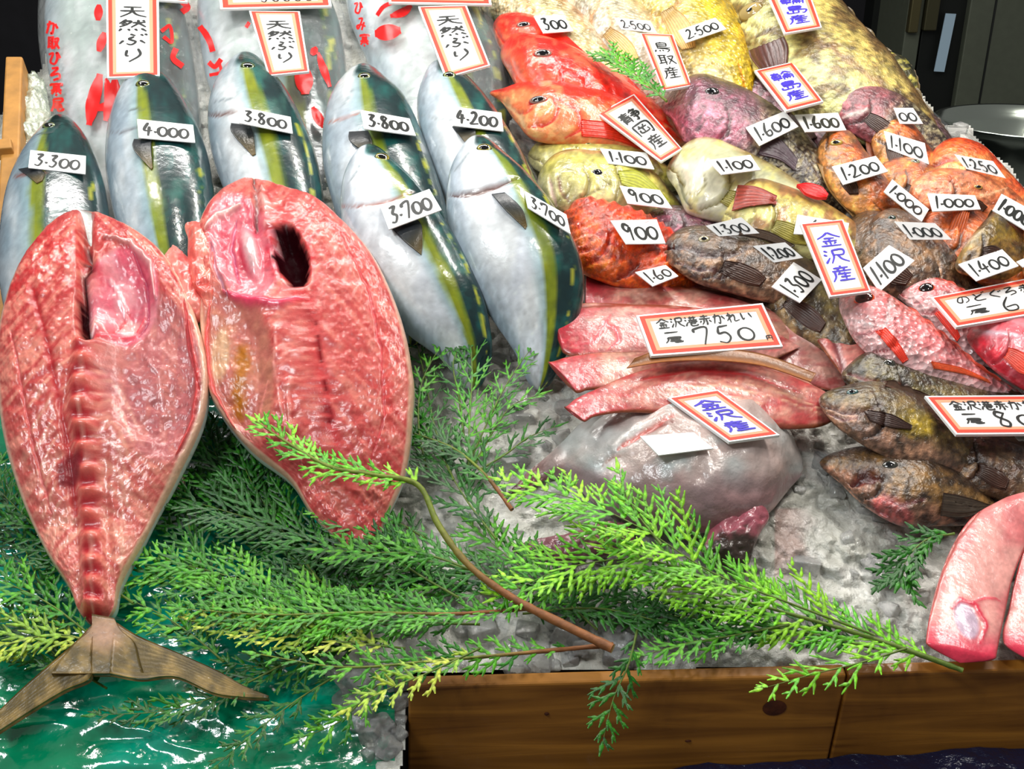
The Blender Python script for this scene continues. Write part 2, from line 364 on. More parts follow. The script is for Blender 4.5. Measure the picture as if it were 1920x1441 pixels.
fish('yellowtail', 'whole yellowtail third from left, under the left 3.800 card', 'fish',
     [(463, 101), (428, 122, 500, 126), (396, 180, 538, 172), (390, 235, 568, 228), (400, 300, 592, 290), (425, 370, 606, 360), (455, 450, 610, 450), (500, 560, 600, 560), (560, 650)],
     p_buri((168, 182, 190), -.04, .25, .3), k=.62, lift=(.07, .0), pw=2.1, m='silver', group=BG, marks=[([(390, 213), (415, 214), (446, 207)], 3, (90, 58, 52), .0022), ([(402, 190), (425, 186), (446, 178)], 1.6, (130, 140, 145), .0006)],
     eyes=[(465, 124, 14, dict(rim=(16, 34, 34), pupil=.62, sq=.8, iris=(80, 95, 50)))], fins=[bfin([(434, 232, 470, 236), (440, 255, 478, 262), (474, 293, 480, 290)], arch=.004)])
fish('yellowtail', 'whole yellowtail in the middle, under the right 3.800 card', 'fish',
     [(682, 124), (645, 146, 722, 148), (616, 195, 762, 190), (605, 250, 790, 250), (606, 310, 812, 310), (622, 375, 832, 370), (650, 450, 850, 450), (700, 560, 850, 560), (770, 650)],
     p_buri((178, 190, 200), -.12, .2, .22), k=.62, lift=(.07, .0), pw=2.1, m='silver', group=BG, marks=[([(609, 231), (640, 222), (684, 207)], 2.2, (170, 120, 110), .0015), ([(640, 200), (652, 185), (660, 165)], 1.6, (150, 160, 165), .0006)],
     eyes=[(683, 143, 13, dict(rim=(16, 34, 34), pupil=.62, sq=.8, iris=(110, 115, 60)))], fins=[bfin([(655, 248, 690, 246), (660, 270, 698, 270), (690, 290, 702, 286)], arch=.004)])
fish('yellowtail', 'whole yellowtail right of the middle, under the 4.200 card', 'fish',
     [(826, 115), (796, 142, 872, 142), (782, 190, 915, 190), (787, 245, 955, 250), (805, 310, 990, 312), (835, 375, 1015, 370), (870, 450, 1030, 450), (920, 550, 1040, 550), (990, 630)],
     p_buri((192, 203, 212), -.02, .15, .24), k=.6, lift=(.07, 0), pw=2.1, m='silver', group=BG, marks=[([(790, 215), (820, 222), (848, 222)], 1.6, (160, 165, 168), .001)],
     eyes=[(843, 141, 13, dict(rim=(16, 34, 34), pupil=.62, sq=.8, iris=(110, 120, 60)))], fins=[bfin([(848, 238, 888, 236), (858, 252, 892, 252), (876, 272, 892, 266)], arch=.003)])
fish('yellowtail', 'nearest yellowtail of the left pair, under the 3.700 card on its gills', 'fish',
     [(694, 274), (660, 298, 738, 304), (640, 355, 792, 362), (642, 425, 838, 425), (665, 495, 876, 490), (705, 560, 905, 555), (760, 620, 920, 620), (830, 675, 920, 680), (885, 730)],
     p_buri((214, 220, 228), .16, .0, .26), k=.62, lift=(.12, 0), pw=2.1, m='silver', group=BG, marks=[([(641, 385), (690, 385), (735, 375), (775, 357)], 2.6, (150, 84, 72), .0022), ([(655, 340), (668, 322), (678, 300)], 1.6, (150, 160, 165), .0006)],
     eyes=[(717, 295, 15, dict(rim=(16, 34, 34), pupil=.62, sq=.8, iris=(140, 130, 50)))], fins=[bfin([(730, 425, 778, 408), (760, 455, 790, 430), (790, 478, 792, 460)], arch=.004)])
fish('yellowtail', 'nearest yellowtail of the right pair, bright white belly and open gill slit', 'fish',
     [(898, 257), (862, 284, 945, 290), (840, 340, 1000, 345), (838, 405, 1044, 402), (852, 470, 1080, 465), (885, 540, 1096, 530), (925, 600, 1085, 600), (965, 660, 1060, 670), (1010, 730)],
     p_buri((226, 232, 240), .22, .0, .24), k=.62, lift=(.12, 0), pw=2.1, m='silver', group=BG, marks=[([(839, 366), (885, 362), (925, 350), (968, 333)], 4.5, (70, 34, 26), .0045), ([(852, 320), (868, 300), (880, 284)], 1.6, (150, 160, 165), .0006)],
     eyes=[(908, 278, 15, dict(rim=(16, 34, 34), pupil=.62, sq=.8, iris=(140, 130, 50)))], fins=[bfin([(922, 365, 946, 362), (945, 395, 978, 398), (985, 430, 988, 424)], arch=.005)])

# three big yellowtails in printed bags behind them
def bagged(st, label, blabel, texts, blobs, dull):
    r, G = fish('yellowtail', label, 'fish', st, p_buri((176, 190, 186), .1, dull), k=.4, lift=(0, -.05), m='silver', group='bagged yellowtails in the back row')
    st2 = [tuple(s) if len(s) == 2 else (s[0] - 12, s[1] - 4, s[2] + 12, s[3] - 4) for s in st]
    def rel(g): return (fbm(n3(g['px'] * .05, g['py'] * .02, 3.3), 4, 9) - .5) * .020 * (1 + 0 * g['U'])
    g2 = loft(st2, .45, (0, -.05), 130, 90, relief=rel); g2['seed'] = 50
    b = root_of('plastic_bag', g2, blabel, 'bag', 'printed plastic bags')
    o = body('film', g2, np.ones(g2['pos'].shape) * C(235, 240, 240), M['bag'], b)
    return r, g2, b
m = mat('clear_bag_film', base=(236, 242, 242), rough=.12, spec=.8, coat=.6, bump=1, bscale=45, bdist=.006)
nt = m.node_tree; pb = nt.nodes['Principled BSDF']; pb.inputs['Alpha'].default_value = .14
M['bag'] = m
BAGS = []
BAGS.append(bagged([(215, -150), (130, -90, 300, -90), (92, -20, 330, -30), (84, 60, 352, 50), (92, 140, 366, 130), (105, 220, 376, 210), (130, 320, 380, 320), (180, 420, 370, 420), (270, 480)],
     'bagged yellowtail at the back left', 'clear bag with red print round the yellowtail at the back left', None, None, .3))
BAGS.append(bagged([(480, -150), (410, -90, 560, -90), (375, -20, 610, -20), (372, 60, 640, 60), (385, 140, 650, 130), (410, 210, 650, 210), (440, 300, 645, 300), (500, 400, 640, 400), (570, 450)],
     'bagged yellowtail in the middle of the back row', 'clear bag with red print round the middle yellowtail of the back row', None, None, .2))
BAGS.append(bagged([(730, -150), (670, -90, 800, -90), (648, -20, 880, -20), (660, 50, 915, 50), (690, 120, 945, 110), (715, 180, 960, 170), (750, 260, 965, 250), (800, 340, 960, 340), (880, 400)],
     'bagged yellowtail at the right end of the back row', 'clear bag with red print round the right yellowtail of the back row', None, None, .1))

# ---------------------------------------------------------------- split yellowtail halves
def flesh_base(G, sd):
    px, py = G['px'], G['py']
    sx = np.where(px < G['spx'], 1, -1); fib = fbm(n3((px * sx * .5 + py) * .02, (py * .9 + px * sx) * .085, sd), 3, 3)
    fine = fbm(n3(px * .13, py * .13, sd), 2, 8)
    c = mix(C(184, 70, 74), C(224, 138, 130), ss(.3, .7, fib)); c = mix(c, C(160, 36, 44), ss(.56, .76, fine) * .45); c = mix(c, C(236, 176, 160), ss(.6, .75, fbm(n3(px * .09, py * .09, sd), 3, 18)) * .3)
    return c
def split_left(G):
    px, py, U, V = G['px'], G['py'], G['U'], G['V']
    c = flesh_base(G, 1.)
    c = mix(c, C(222, 160, 150), ss(620, 1000, py) * .35)
    cav = ell(px, py, 285, 700, 100, 170, -12); c = mix(c, mix(C(196, 116, 122), C(172, 100, 112), noi(G, .02)), ss(1.08, .9, cav) * .92)
    c = mix(c, C(226, 150, 140), ss(.5, .62, noi(G, .05, .02)) * ss(1.05, .9, cav) * .35)
    for i in range(9):                                          # ribs fanning out
        x0, y0 = 160 + i, 640 + i * 42
        d, t = seg_dist(px, py, [(x0, y0), (x0 - 60, y0 + 55), (x0 - 105 + i * 4, y0 + 120)]); c = mix(c, C(232, 168, 156), np.exp(-(d / 3) ** 2) * .8)
        d, t = seg_dist(px, py, [(x0 + 4, y0 + 40), (x0 + 60, y0 + 75), (x0 + 90 - i * 4, y0 + 140)]); c = mix(c, C(236, 176, 164), np.exp(-(d / 3) ** 2) * .7)
    d, t = seg_dist(px, py, [(60, 540), (88, 640), (108, 740), (128, 860), (140, 960)]); c = mix(c, C(166, 36, 46), np.exp(-(d / 7) ** 2) * .75)
    g = ell(px, py, 226, 545, 70, 88, 20); c = mix(c, mix(C(226, 150, 168), C(206, 84, 112), ss(.35, .65, noi(G, .03, .015))), ss(1.05, .9, g))
    c = mix(c, C(240, 200, 205), ss(.5, .25, ell(px, py, 235, 585, 60, 45, -10)) * .8)
    d, t = seg_dist(px, py, [(160, 480), (158, 540), (152, 585), (160, 625)]); dk = fbm(n3(px * .1, py * .1, 4.), 3, 2)
    c = mix(c, C(34, 4, 8), ss(15, 9, d + dk * 8) * 1.)
    d, t = seg_dist(px, py, [(40, 500), (80, 480), (130, 490)]); c = mix(c, C(190, 40, 48), ss(.45, .62, noi(G, .12)) * ss(90, 20, d) * .7)
    sp, t = seg_dist(px, py, [(158, 640), (148, 760), (165, 880), (172, 1000), (176, 1150)])
    seg = .5 + .5 * np.cos(py / 21 * np.pi)
    c = mix(c, mix(C(160, 30, 44), C(226, 112, 104), seg), ss(24, 10, sp) * .9); c = mix(c, C(240, 190, 180), np.exp(-(sp / 2.5) ** 2) * .6)
    c = mix(c, C(120, 40, 52), ss(1, .6, ell(px, py, 130, 880, 26, 42, 25)) * .75)
    d, t = seg_dist(px, py, [(255, 500), (300, 470), (302, 500)]); 
    rim = ss(.93, .975, abs(V)); c = mix(c, C(240, 205, 190), rim * .9)
    c = c * np.array([.93, .92, .86]); c = mix(c, C(190, 200, 196), (G['top'] <= 0.02) * 1.0); return c
def split_left_rel(G):
    px, py, V = G['px'], G['py'], G['V']
    r = (fbm(n3(px * .05, py * .05, 2.), 4, 3) - .5) * .005 + (fbm(n3(px * .2, py * .2, 2.), 3, 3) - .5) * .001
    r = r - .016 * ss(1.05, .5, ell(px, py, 285, 690, 110, 180, -12)) - .016 * ss(1.05, .35, ell(px, py, 226, 545, 72, 92, 20))
    d, t = seg_dist(px, py, [(160, 400), (158, 480), (158, 540), (152, 585), (160, 625)]); r = r - .022 * np.exp(-(d / 10) ** 2)
    sp, t = seg_dist(px, py, [(158, 640), (148, 760), (165, 880), (172, 1000), (176, 1150)])
    r = r + ss(26, 6, sp) * (.004 + .003 * np.cos(py / 21 * np.pi)) - .003 * ss(45, 30, sp) * ss(18, 28, sp)
    d, t = seg_dist(px, py, [(60, 540), (88, 640), (108, 740), (128, 860), (140, 960)]); r = r - .002 * np.exp(-(d / 6) ** 2)
    return r
stL = [(146, 392), (122, 402, 182, 400), (76, 446, 232, 424), (42, 500, 296, 470), (18, 560, 340, 530), (2, 630, 372, 610), (-2, 705, 391, 700), (6, 800, 386, 775), (38, 925, 335, 895), (84, 1030, 280, 1000), (136, 1115, 226, 1105), (150, 1150, 214, 1150), (180, 1178)]
G = loft(stL, .26, lambda u: .115 * (1 - u) ** 1.6, 330, 420, box=.55, flat=.9, pw=1.3, relief=split_left_rel, kfn=lambda u: 1 + 2.2 * ss(.75, 1, u)); G['seed'] = 91; G['spx'] = 165
r = root_of('split_yellowtail_half', G, 'split yellowtail at the left lying flesh side up with backbone and tail', 'fish')
body('body', G, split_left(G), M['flesh'], r, [([(155, 392), (158, 430), (162, 480)], 5, (90, 20, 24), .012), ([(232, 560), (205, 600), (170, 628)], 3, (200, 60, 66), .002), ([(196, 445), (245, 455), (282, 492), (288, 545)], 5, (244, 190, 184), -.006), ([(165, 622), (200, 620), (245, 600), (262, 570)], 5, (216, 70, 84), -.004),
     ([(200, 500), (222, 545), (232, 575)], 2.5, (246, 200, 200), -.003), ([(345, 560), (350, 640), (372, 720)], 3, (190, 60, 66), .002),
     ([(352, 600), (368, 700), (358, 780), (330, 850)], 5, (206, 66, 66), -.003), ([(250, 470), (272, 520), (268, 580), (240, 615)], 3, (170, 60, 90), .003), ([(178, 470), (172, 520), (182, 560), (175, 610)], 4, (236, 160, 150), -.004), ([(20, 620), (40, 720), (62, 840), (96, 960)], 3, (200, 90, 90), .0015), ([(262, 640), (290, 680), (300, 760)], 2, (220, 160, 160), -.001)])
GLt = G
tailc = lambda u, v, x, y: mix(mix(C(84, 70, 30), C(132, 110, 62), ss(.4, .7, fbm(n3(x * .05, y * .05, 0.), 3))), C(190, 150, 130), ss(60, 10, np.hypot(x - 195, y - 1185)) * .8)
sheet('tail_fin', r, [(172, 1150, 214, 1158), (170, 1178, 226, 1180), (140, 1205, 252, 1203), (110, 1240, 262, 1236), (96, 1262, 270, 1262)], tailc, h=(.0245, .019), nu=20, nv=24, thick=.006)
sheet('tail_fin', r, [(176, 1168, 170, 1240), (140, 1205, 168, 1272), (90, 1248, 120, 1294), (40, 1292, 60, 1330), (-20, 1350, -10, 1375)], tailc, h=(.0225, .004), nu=30, nv=18, thick=.006, rays=9)
sheet('tail_fin', r, [(214, 1164, 205, 1262), (260, 1192, 262, 1272), (330, 1222, 330, 1268), (410, 1258, 400, 1298), (455, 1284, 452, 1306), (504, 1304, 502, 1308)], tailc, h=(.0225, .006), nu=30, nv=18, thick=.006, rays=9)
sheet('anal_fin', r, [(312, 880, 330, 850), (325, 905, 342, 870), (338, 918, 348, 912)], (150, 140, 110), h=(.015, .0), thick=.003, rays=4)
for i in range(16):                                             # row of finlets on the keel
    x, y = (262 - i * 3.2, 1000 + i * 9) if i % 2 else (96 + i * 3.4, 1050 + i * 6)
def blob(name, parent, st, c1, c2, k=.6, lift=(.05, .05), sd=1, m='flesh', amp=.006, **kw):
    g = loft(st, k, lift, 70, 60, relief=lambda g: (fbm(n3(g['px'] * .06, g['py'] * .06, sd), 4, 3) - .5) * amp * 2, **kw); g['seed'] = 60 + sd
    col = mix(C(*c1), C(*c2), ss(.35, .65, noi(g, .07, .03)))
    return body(name, g, col, M[m], parent), g
blob('belly_flap', r, [(322, 462), (305, 490, 345, 475), (306, 530, 372, 510), (318, 575, 384, 560), (340, 600, 376, 600), (360, 612)], (206, 84, 80), (232, 140, 128), .7, (.10, .085), 2)

def split_right(G):
    px, py, U, V = G['px'], G['py'], G['U'], G['V']
    c = flesh_base(G, 5.); c = mix(c, C(214, 104, 104), .35 * np.ones_like(U))
    cav = ell(px, py, 440, 680, 72, 160, -6); c = mix(c, mix(C(204, 140, 122), C(190, 112, 110), ss(.35, .65, noi(G, .02))), ss(1.1, .9, cav) * .9)
    c = mix(c, C(220, 196, 160), ss(1.1, .6, ell(px, py, 408, 650, 20, 60, 5)) * .6)
    d, t = seg_dist(px + (noi(G, .05) - .5) * 26, py, [(452, 640), (448, 680), (440, 720), (446, 760)]); c = mix(c, C(178, 112, 26), np.exp(-(d / 12) ** 2) * .9)
    g = ell(px, py, 455, 460, 62, 105, -18); c = mix(c, mix(C(226, 130, 150), C(200, 64, 92), ss(.35, .65, noi(G, .03, .015))), ss(1.05, .9, g))
    c = mix(c, C(240, 208, 222), ss(1, .4, ell(px, py, 468, 460, 20, 62, -14)) * .9)
    hd = ell(px + (noi(G, .08) - .5) * 18, py, 545, 478, 32, 64, -18); c = mix(c, C(30, 4, 8), ss(1.1, .85, hd))
    c = mix(c, C(206, 56, 66), ss(1.7, 1.15, hd) * ss(.9, 1.1, hd) * ss(.4, .6, noi(G, .1)) * .8)
    d, t = seg_dist(px, py, [(582, 560), (592, 620), (604, 700), (618, 780), (640, 860)]); c = mix(c, C(196, 44, 54), np.exp(-(d / 10) ** 2) * .6)
    n = fbm(n3(px * .1, py * .07, 2.), 2, 4); c = mix(c, C(110, 14, 24), np.exp(-(d / 6) ** 2) * ss(.5, .6, n))
    d, t = seg_dist(px, py, [(660, 460), (700, 560), (726, 680), (730, 800)]); c = mix(c, C(206, 62, 66), np.exp(-(d / 9) ** 2) * .45)
    rim = ss(.935, .97, abs(V)); c = mix(c, C(236, 196, 182), rim * .9)
    c = c * np.array([.93, .92, .86]); return mix(c, C(190, 200, 196), (G['top'] <= 0.02) * 1.0)
def split_right_rel(G):
    px, py = G['px'], G['py']
    r = (fbm(n3(px * .05, py * .05, 7.), 4, 3) - .5) * .005 + (fbm(n3(px * .2, py * .2, 7.), 3, 3) - .5) * .001
    r = r - .014 * ss(1.1, .5, ell(px, py, 440, 680, 76, 165, -6)) - .012 * ss(1.05, .4, ell(px, py, 455, 460, 64, 108, -18)) + .010 * ss(1, .2, ell(px, py, 468, 460, 22, 66, -14))
    r = r - .022 * ss(1.1, .4, ell(px, py, 545, 478, 32, 64, -18)); return r
stR = [(462, 332), (430, 350, 520, 350), (396, 385, 588, 376), (376, 425, 640, 420), (370, 485, 694, 480), (374, 560, 736, 560), (379, 640, 764, 645), (386, 715, 776, 715), (420, 785, 774, 790), (475, 850, 767, 858), (545, 905, 752, 915), (585, 965, 726, 970), (635, 1015, 704, 1015), (672, 1040)]
G = loft(stR, .26, lambda u: .01 + .10 * (1 - u) ** 1.4, 320, 420, box=.55, flat=.9, pw=1.3, relief=split_right_rel); G['seed'] = 92; G['spx'] = 600
r = root_of('split_yellowtail_half', G, 'split yellowtail half right of the other, with dark hole behind the gills and no tail', 'fish')
body('body', G, split_right(G), M['flesh'], r, [([(474, 336), (480, 370), (478, 420)], 5, (150, 120, 118), .012), ([(490, 350), (500, 390), (498, 425)], 4, (240, 180, 172), -.005), ([(385, 430), (405, 400), (450, 380)], 5, (244, 200, 190), -.005),
     ([(420, 540), (470, 560), (520, 570), (555, 560)], 8, (226, 60, 100), -.005), ([(560, 620), (540, 740), (545, 850)], 3, (226, 150, 140), -.002), ([(500, 700), (480, 780), (520, 850)], 2.5, (226, 140, 130), -.001),
     ([(392, 560), (385, 640), (394, 720), (440, 800)], 4, (214, 70, 70), -.003), ([(395, 450), (402, 500), (425, 545)], 3.5, (176, 130, 150), .004), ([(440, 400), (430, 450), (445, 520)], 3, (180, 70, 110), .003), ([(640, 440), (690, 540), (715, 660), (720, 780), (690, 880)], 2.5, (190, 60, 66), .0015), ([(520, 590), (512, 680), (530, 780), (570, 880)], 2, (230, 160, 150), -.001)])
blob('belly_flap', r, [(352, 416), (350, 440, 398, 428), (352, 480, 404, 470), (360, 530, 410, 520), (378, 560, 402, 556), (392, 585)], (210, 90, 82), (236, 138, 120), .7, (.11, .10), 4)
GRt = G
# ---------------------------------------------------------------- red, yellow and rock fish on the right
FL, FR = -1, 1
def fn(name, st, col, h=(.02, .02), rays=8, **k): return dict(name=name, st=st, col=col, h=h, rays=rays, **k)
# yellowish breams in the back row
br = p_generic((180, 136, 96), (206, 188, 140), (216, 200, 160), (240, 240, 220), .5, .12, var=.5)
fish('bream', 'tan bream behind the red fish under the half hidden 300 card', 'fish', [(870, -10), (935, -30, 905, 22), (1020, -20, 962, 70), (1085, 28, 1020, 120), (1132, 78, 1085, 160), (1180, 140, 1140, 190), (1200, 190)], br, .5, (.0, 0), 'scaly', marks=[([(985, -10), (990, 30), (970, 60)], 3, (196, 150, 110), .002)], eyes=[(925, -8, 9)])
fish('bream', 'pale bream under the left 2.500 card in the back row', 'fish', [(1040, 0), (1085, -25, 1075, 45), (1160, -5, 1108, 90), (1230, 40, 1150, 130), (1275, 95, 1195, 170), (1310, 150, 1240, 210), (1310, 210)],
     p_generic((186, 156, 110), (208, 198, 170), (220, 214, 200), (206, 190, 150), .5, .14, var=.4), .5, (.0, 0), 'scaly', marks=[([(1130, -10), (1108, 30), (1112, 80)], 3, (206, 150, 110), .002), ([(1180, 30), (1190, 80), (1170, 120)], 2, (190, 170, 120), .001)])
fish('bream', 'golden yellow bream under the right 2.500 card in the back row', 'fish', [(1150, -60), (1240, -65, 1170, 0), (1330, -25, 1210, 60), (1388, 40, 1245, 115), (1416, 110, 1290, 170), (1418, 170, 1345, 215), (1400, 235)],
     p_generic((180, 140, 10), (214, 190, 70), (216, 200, 150), (190, 160, 60), .6, .16, (-.55, .2), var=.5), .5, (.01, 0), 'scaly', marks=[([(1300, -30), (1262, 20), (1225, 55)], 4, (214, 150, 110), .003), ([(1385, 120), (1395, 155), (1402, 195)], 2.5, (206, 120, 20), .001)])
# large grouper
fish('grouper', 'large mottled olive grouper at the top right corner of the display', 'fish', [(1300, -80), (1425, -90, 1345, -10), (1530, -30, 1385, 75), (1600, 45, 1425, 150), (1658, 105, 1480, 205), (1706, 165, 1560, 245), (1745, 220, 1650, 280), (1772, 262, 1715, 300), (1790, 300)],
     p_generic((110, 84, 56), (196, 176, 104), (206, 202, 140), (90, 66, 36), .75, .06, (-.6, .2), var=.7), .5, (.01, 0), 'skin', marks=[([(1405, 70), (1440, 60), (1490, 62)], 4, (100, 76, 50), .003), ([(1460, 30), (1500, 55), (1560, 90), (1640, 150), (1700, 210)], 5, (130, 90, 66), .001, .7)],
     eyes=[(1408, 22, 26, dict(iris=(170, 150, 100), rim=(120, 100, 60), pupil=.2))], fins=[dict(name='pectoral_fin', st=[(1405, 95, 1470, 70), (1410, 110, 1478, 92), (1430, 135, 1476, 128)], col=(86, 50, 44), drape=True, rays=7)])
fish('grouper', 'speckled black and yellow fish back behind the large grouper at the right', 'fish', [(1630, 80), (1668, 100, 1645, 130), (1700, 118, 1670, 160), (1720, 150, 1694, 185), (1724, 180, 1708, 200), (1720, 205)],
     p_generic((40, 40, 26), (70, 66, 36), (90, 90, 50), (200, 190, 100), .9, .14, var=.5), .5, (.02, .0), 'skin', res=.6)
# three bright red fish
kin = p_generic((228, 30, 16), (238, 40, 26), (244, 90, 60), (250, 150, 110), .5, .05, (-.4, .5), var=.35)
kin2 = p_generic((220, 34, 18), (236, 44, 24), (244, 130, 84), (250, 200, 140), .6, .04, (-.6, .1), var=.35)
KE = dict(iris=(150, 120, 110), rim=(220, 40, 30), pupil=.62, sq=.55)
fish('red_sea_bream', 'uppermost of the three bright red fish, only its forehead and back showing', 'fish', [(924, 50), (940, 34, 934, 85), (985, 34, 962, 115), (1040, 55, 1005, 140), (1110, 98, 1075, 165), (1180, 150, 1150, 195), (1240, 205)], kin, .5, (.02, 0), 'smooth', eyes=[(982, 47, 15, dict(KE))], group=None)
fish('red_sea_bream', 'middle of the three bright red fish, shiny cheek and eye in full view', 'fish', [(938, 100), (956, 76, 946, 125), (1000, 76, 972, 172), (1060, 92, 1018, 200), (1120, 122, 1085, 225), (1190, 170, 1160, 250), (1250, 215, 1230, 270), (1280, 262)], kin, .55, (.028, 0), 'smooth',
     marks=[([(1052, 130), (1072, 140), (1100, 138), (1098, 165), (1060, 180)], 4, (190, 16, 16), .003), ([(960, 110), (972, 140), (990, 160)], 4, (250, 160, 150), .002)], eyes=[(1018, 101, 19, KE)])
fish('red_sea_bream', 'lowest of the three bright red fish, with pointed snout', 'fish', [(918, 174), (950, 166, 938, 190), (1010, 158, 965, 228), (1080, 168, 1000, 262), (1150, 182, 1100, 275), (1210, 210, 1180, 285), (1262, 245, 1250, 290), (1290, 275)], kin2, .5, (.035, .005), 'smooth',
     marks=[([(1040, 180), (1085, 205), (1090, 240), (1060, 258)], 4, (200, 24, 18), .003), ([(940, 190), (975, 215), (985, 240)], 4, (250, 210, 160), .002)], eyes=[(1009, 188, 19, KE)],
     fins=[fn('pectoral_fin', [(1090, 255, 1090, 225), (1150, 262, 1160, 235), (1230, 290, 1235, 265)], (226, 56, 34), drape=True)])
# purple brown rockfish
pur = p_generic((84, 66, 60), (112, 72, 84), (146, 92, 108), (50, 36, 40), .6, .12, (-.3, .4), var=.7)
def speck(G, c): return mix(c, mix(C(60, 48, 40), C(160, 150, 120), ss(.45, .6, noi(G, .2, .2, 3, 7))), ss(.40, .55, G['U']))
pur2 = p_generic((84, 66, 60), (124, 70, 88), (176, 110, 128), (60, 36, 44), .5, .09, (-.3, .4), var=.6, extra=speck)
fish('rockfish', 'purple brown rockfish behind the blue inked sign, mostly covered', 'fish', [(1385, 170), (1420, 150, 1400, 200), (1480, 175, 1445, 225), (1540, 215, 1500, 265), (1610, 275, 1570, 325), (1640, 340)], pur, .5, (.0, 0))
fish('rockfish', 'large purple rockfish with upturned mouth under the slanted 1.600 card', 'fish', [(1243, 198), (1284, 158, 1256, 222), (1335, 155, 1285, 270), (1400, 180, 1345, 300), (1465, 220, 1415, 330), (1520, 268, 1475, 355), (1556, 320, 1520, 385), (1580, 395)], pur2, .55, (.035, 0), 'skin',
     marks=[([(1262, 215), (1300, 240), (1330, 258), (1370, 250), (1395, 232)], 4, (150, 50, 80), .003), ([(1285, 235), (1320, 262), (1345, 270)], 3, (190, 100, 120), -.002), ([(1300, 162), (1290, 185), (1250, 200)], 5, (90, 50, 60), .003)], eyes=[(1335, 172, 14, dict(iris=(40, 36, 36)))],
     fins=[fn('pectoral_fin', [(1420, 290, 1440, 245), (1460, 300, 1470, 270), (1490, 320, 1495, 300)], (70, 50, 60), drape=True)])
fish('rockfish', 'purple rockfish lying on the grouper with pink mouth, right of the blue inked sign', 'fish', [(1538, 172), (1568, 150, 1545, 196), (1620, 152, 1572, 232), (1680, 178, 1620, 262), (1735, 222, 1680, 290), (1780, 270, 1740, 315), (1800, 320)], p_generic((110, 80, 76), (158, 90, 96), (180, 104, 110), (90, 60, 66), .5, .07, var=.5, extra=speck), .5, (.03, 0), 'skin',
     marks=[([(1560, 180), (1600, 190), (1640, 196)], 3, (110, 50, 60), .002), ([(1556, 196), (1590, 206), (1628, 214)], 3, (120, 56, 66), .002), ([(1580, 222), (1605, 214), (1632, 206)], 6, (236, 226, 216), -.002)], eyes=[(1621, 149, 11, dict(iris=(90, 76, 80), pupil=.3))])
fish('rockfish', 'dark mottled fish between the orange rockfish and the grouper tail', 'fish', [(1700, 230), (1740, 215, 1715, 260), (1775, 250, 1740, 300), (1800, 290, 1775, 320), (1815, 325)], pur, .5, (.0, 0), res=.6)
# olive and silvery grunts
oli = p_generic((120, 96, 56), (186, 178, 96), (196, 190, 140), (206, 200, 130), .5, .035, (-.5, .5), var=.5)
fish('grunt', 'upper yellow grey fish under the pale 1.100 card, below the red fish', 'fish', [(990, 290), (1025, 258, 1005, 320), (1100, 258, 1060, 335), (1180, 275, 1150, 350), (1240, 305, 1220, 365), (1275, 350)], oli, .5, (.0, 0), 'smooth', eyes=[(1103, 268, 8)])
fish('grunt', 'yellow grey fish with frilly pale mouth under the upper 900 card', 'fish', [(1008, 335), (1030, 302, 1016, 372), (1100, 288, 1062, 402), (1170, 296, 1135, 412), (1225, 325, 1195, 418), (1262, 365, 1240, 420), (1285, 405)], oli, .5, (.03, 0), 'smooth',
     marks=[([(1030, 330), (1035, 360), (1045, 385)], 5, (214, 180, 170), .003), ([(1045, 330), (1052, 358), (1070, 380)], 3, (120, 80, 70), .002), ([(1150, 300), (1165, 340), (1150, 390)], 3, (110, 100, 50), .002), ([(1075, 372), (1110, 360), (1150, 340)], 3, (110, 100, 60), .001)], eyes=[(1120, 323, 10, dict(iris=(30, 26, 40)))],
     fins=[fn('pectoral_fin', [(1158, 322, 1165, 345), (1200, 325, 1205, 365), (1255, 378, 1250, 392)], (178, 180, 70), drape=True, rays=6)])
fish('grunt', 'silvery yellow fish under the middle 1.100 card', 'fish', [(1250, 315), (1288, 274, 1262, 350), (1365, 278, 1290, 402), (1440, 312, 1380, 425), (1510, 355, 1460, 440), (1570, 405, 1540, 450), (1600, 440)],
     p_generic((150, 130, 80), (206, 206, 170), (226, 224, 200), (220, 214, 120), .5, .03, (-.5, .2), var=.3), .5, (.03, 0), 'silver', marks=[([(1272, 330), (1285, 370), (1300, 400)], 3, (80, 84, 76), .002)])
fish('grunt', 'yellowish fish with reddish brown fin, right of the 1.300 card', 'fish', [(1350, 400), (1392, 345, 1368, 430), (1460, 350, 1420, 462), (1540, 382, 1500, 485), (1610, 425, 1580, 500), (1660, 480)],
     p_generic((140, 110, 60), (206, 190, 110), (222, 216, 150), (130, 84, 60), .7, .045, var=.5), .5, (.035, 0), 'smooth', fins=[fn('dorsal_fin', [(1375, 398, 1386, 352), (1405, 390, 1420, 356), (1450, 385, 1455, 372)], (150, 66, 56), drape=True, rays=6, off=.004)])
# orange scorpionfish with folded mouth
def fold(G): return .0025 * np.sin((G['px'] * .16 + G['py'] * .42) + 6 * fbm(n3(G['px'] * .02, G['py'] * .02, 3.), 3))
fish('scorpionfish', 'bright orange fish with wrinkled folded mouth under the lower 900 card', 'fish', [(1052, 410), (1085, 380, 1058, 450), (1140, 384, 1078, 505), (1200, 402, 1130, 532), (1260, 435, 1205, 545), (1310, 480, 1270, 545), (1330, 520)],
     p_generic((226, 60, 14), (238, 84, 24), (240, 110, 40), (150, 40, 14), .5, .06, var=.6), .55, (.03, 0), 'skin', relief=fold, marks=[([(1160, 518), (1185, 500), (1200, 486)], 10, (90, 20, 10), .010), ([(1075, 420), (1130, 440), (1185, 480)], 3, (180, 30, 14), .003), ([(1080, 470), (1120, 465), (1160, 480)], 3, (160, 30, 14), .003)])
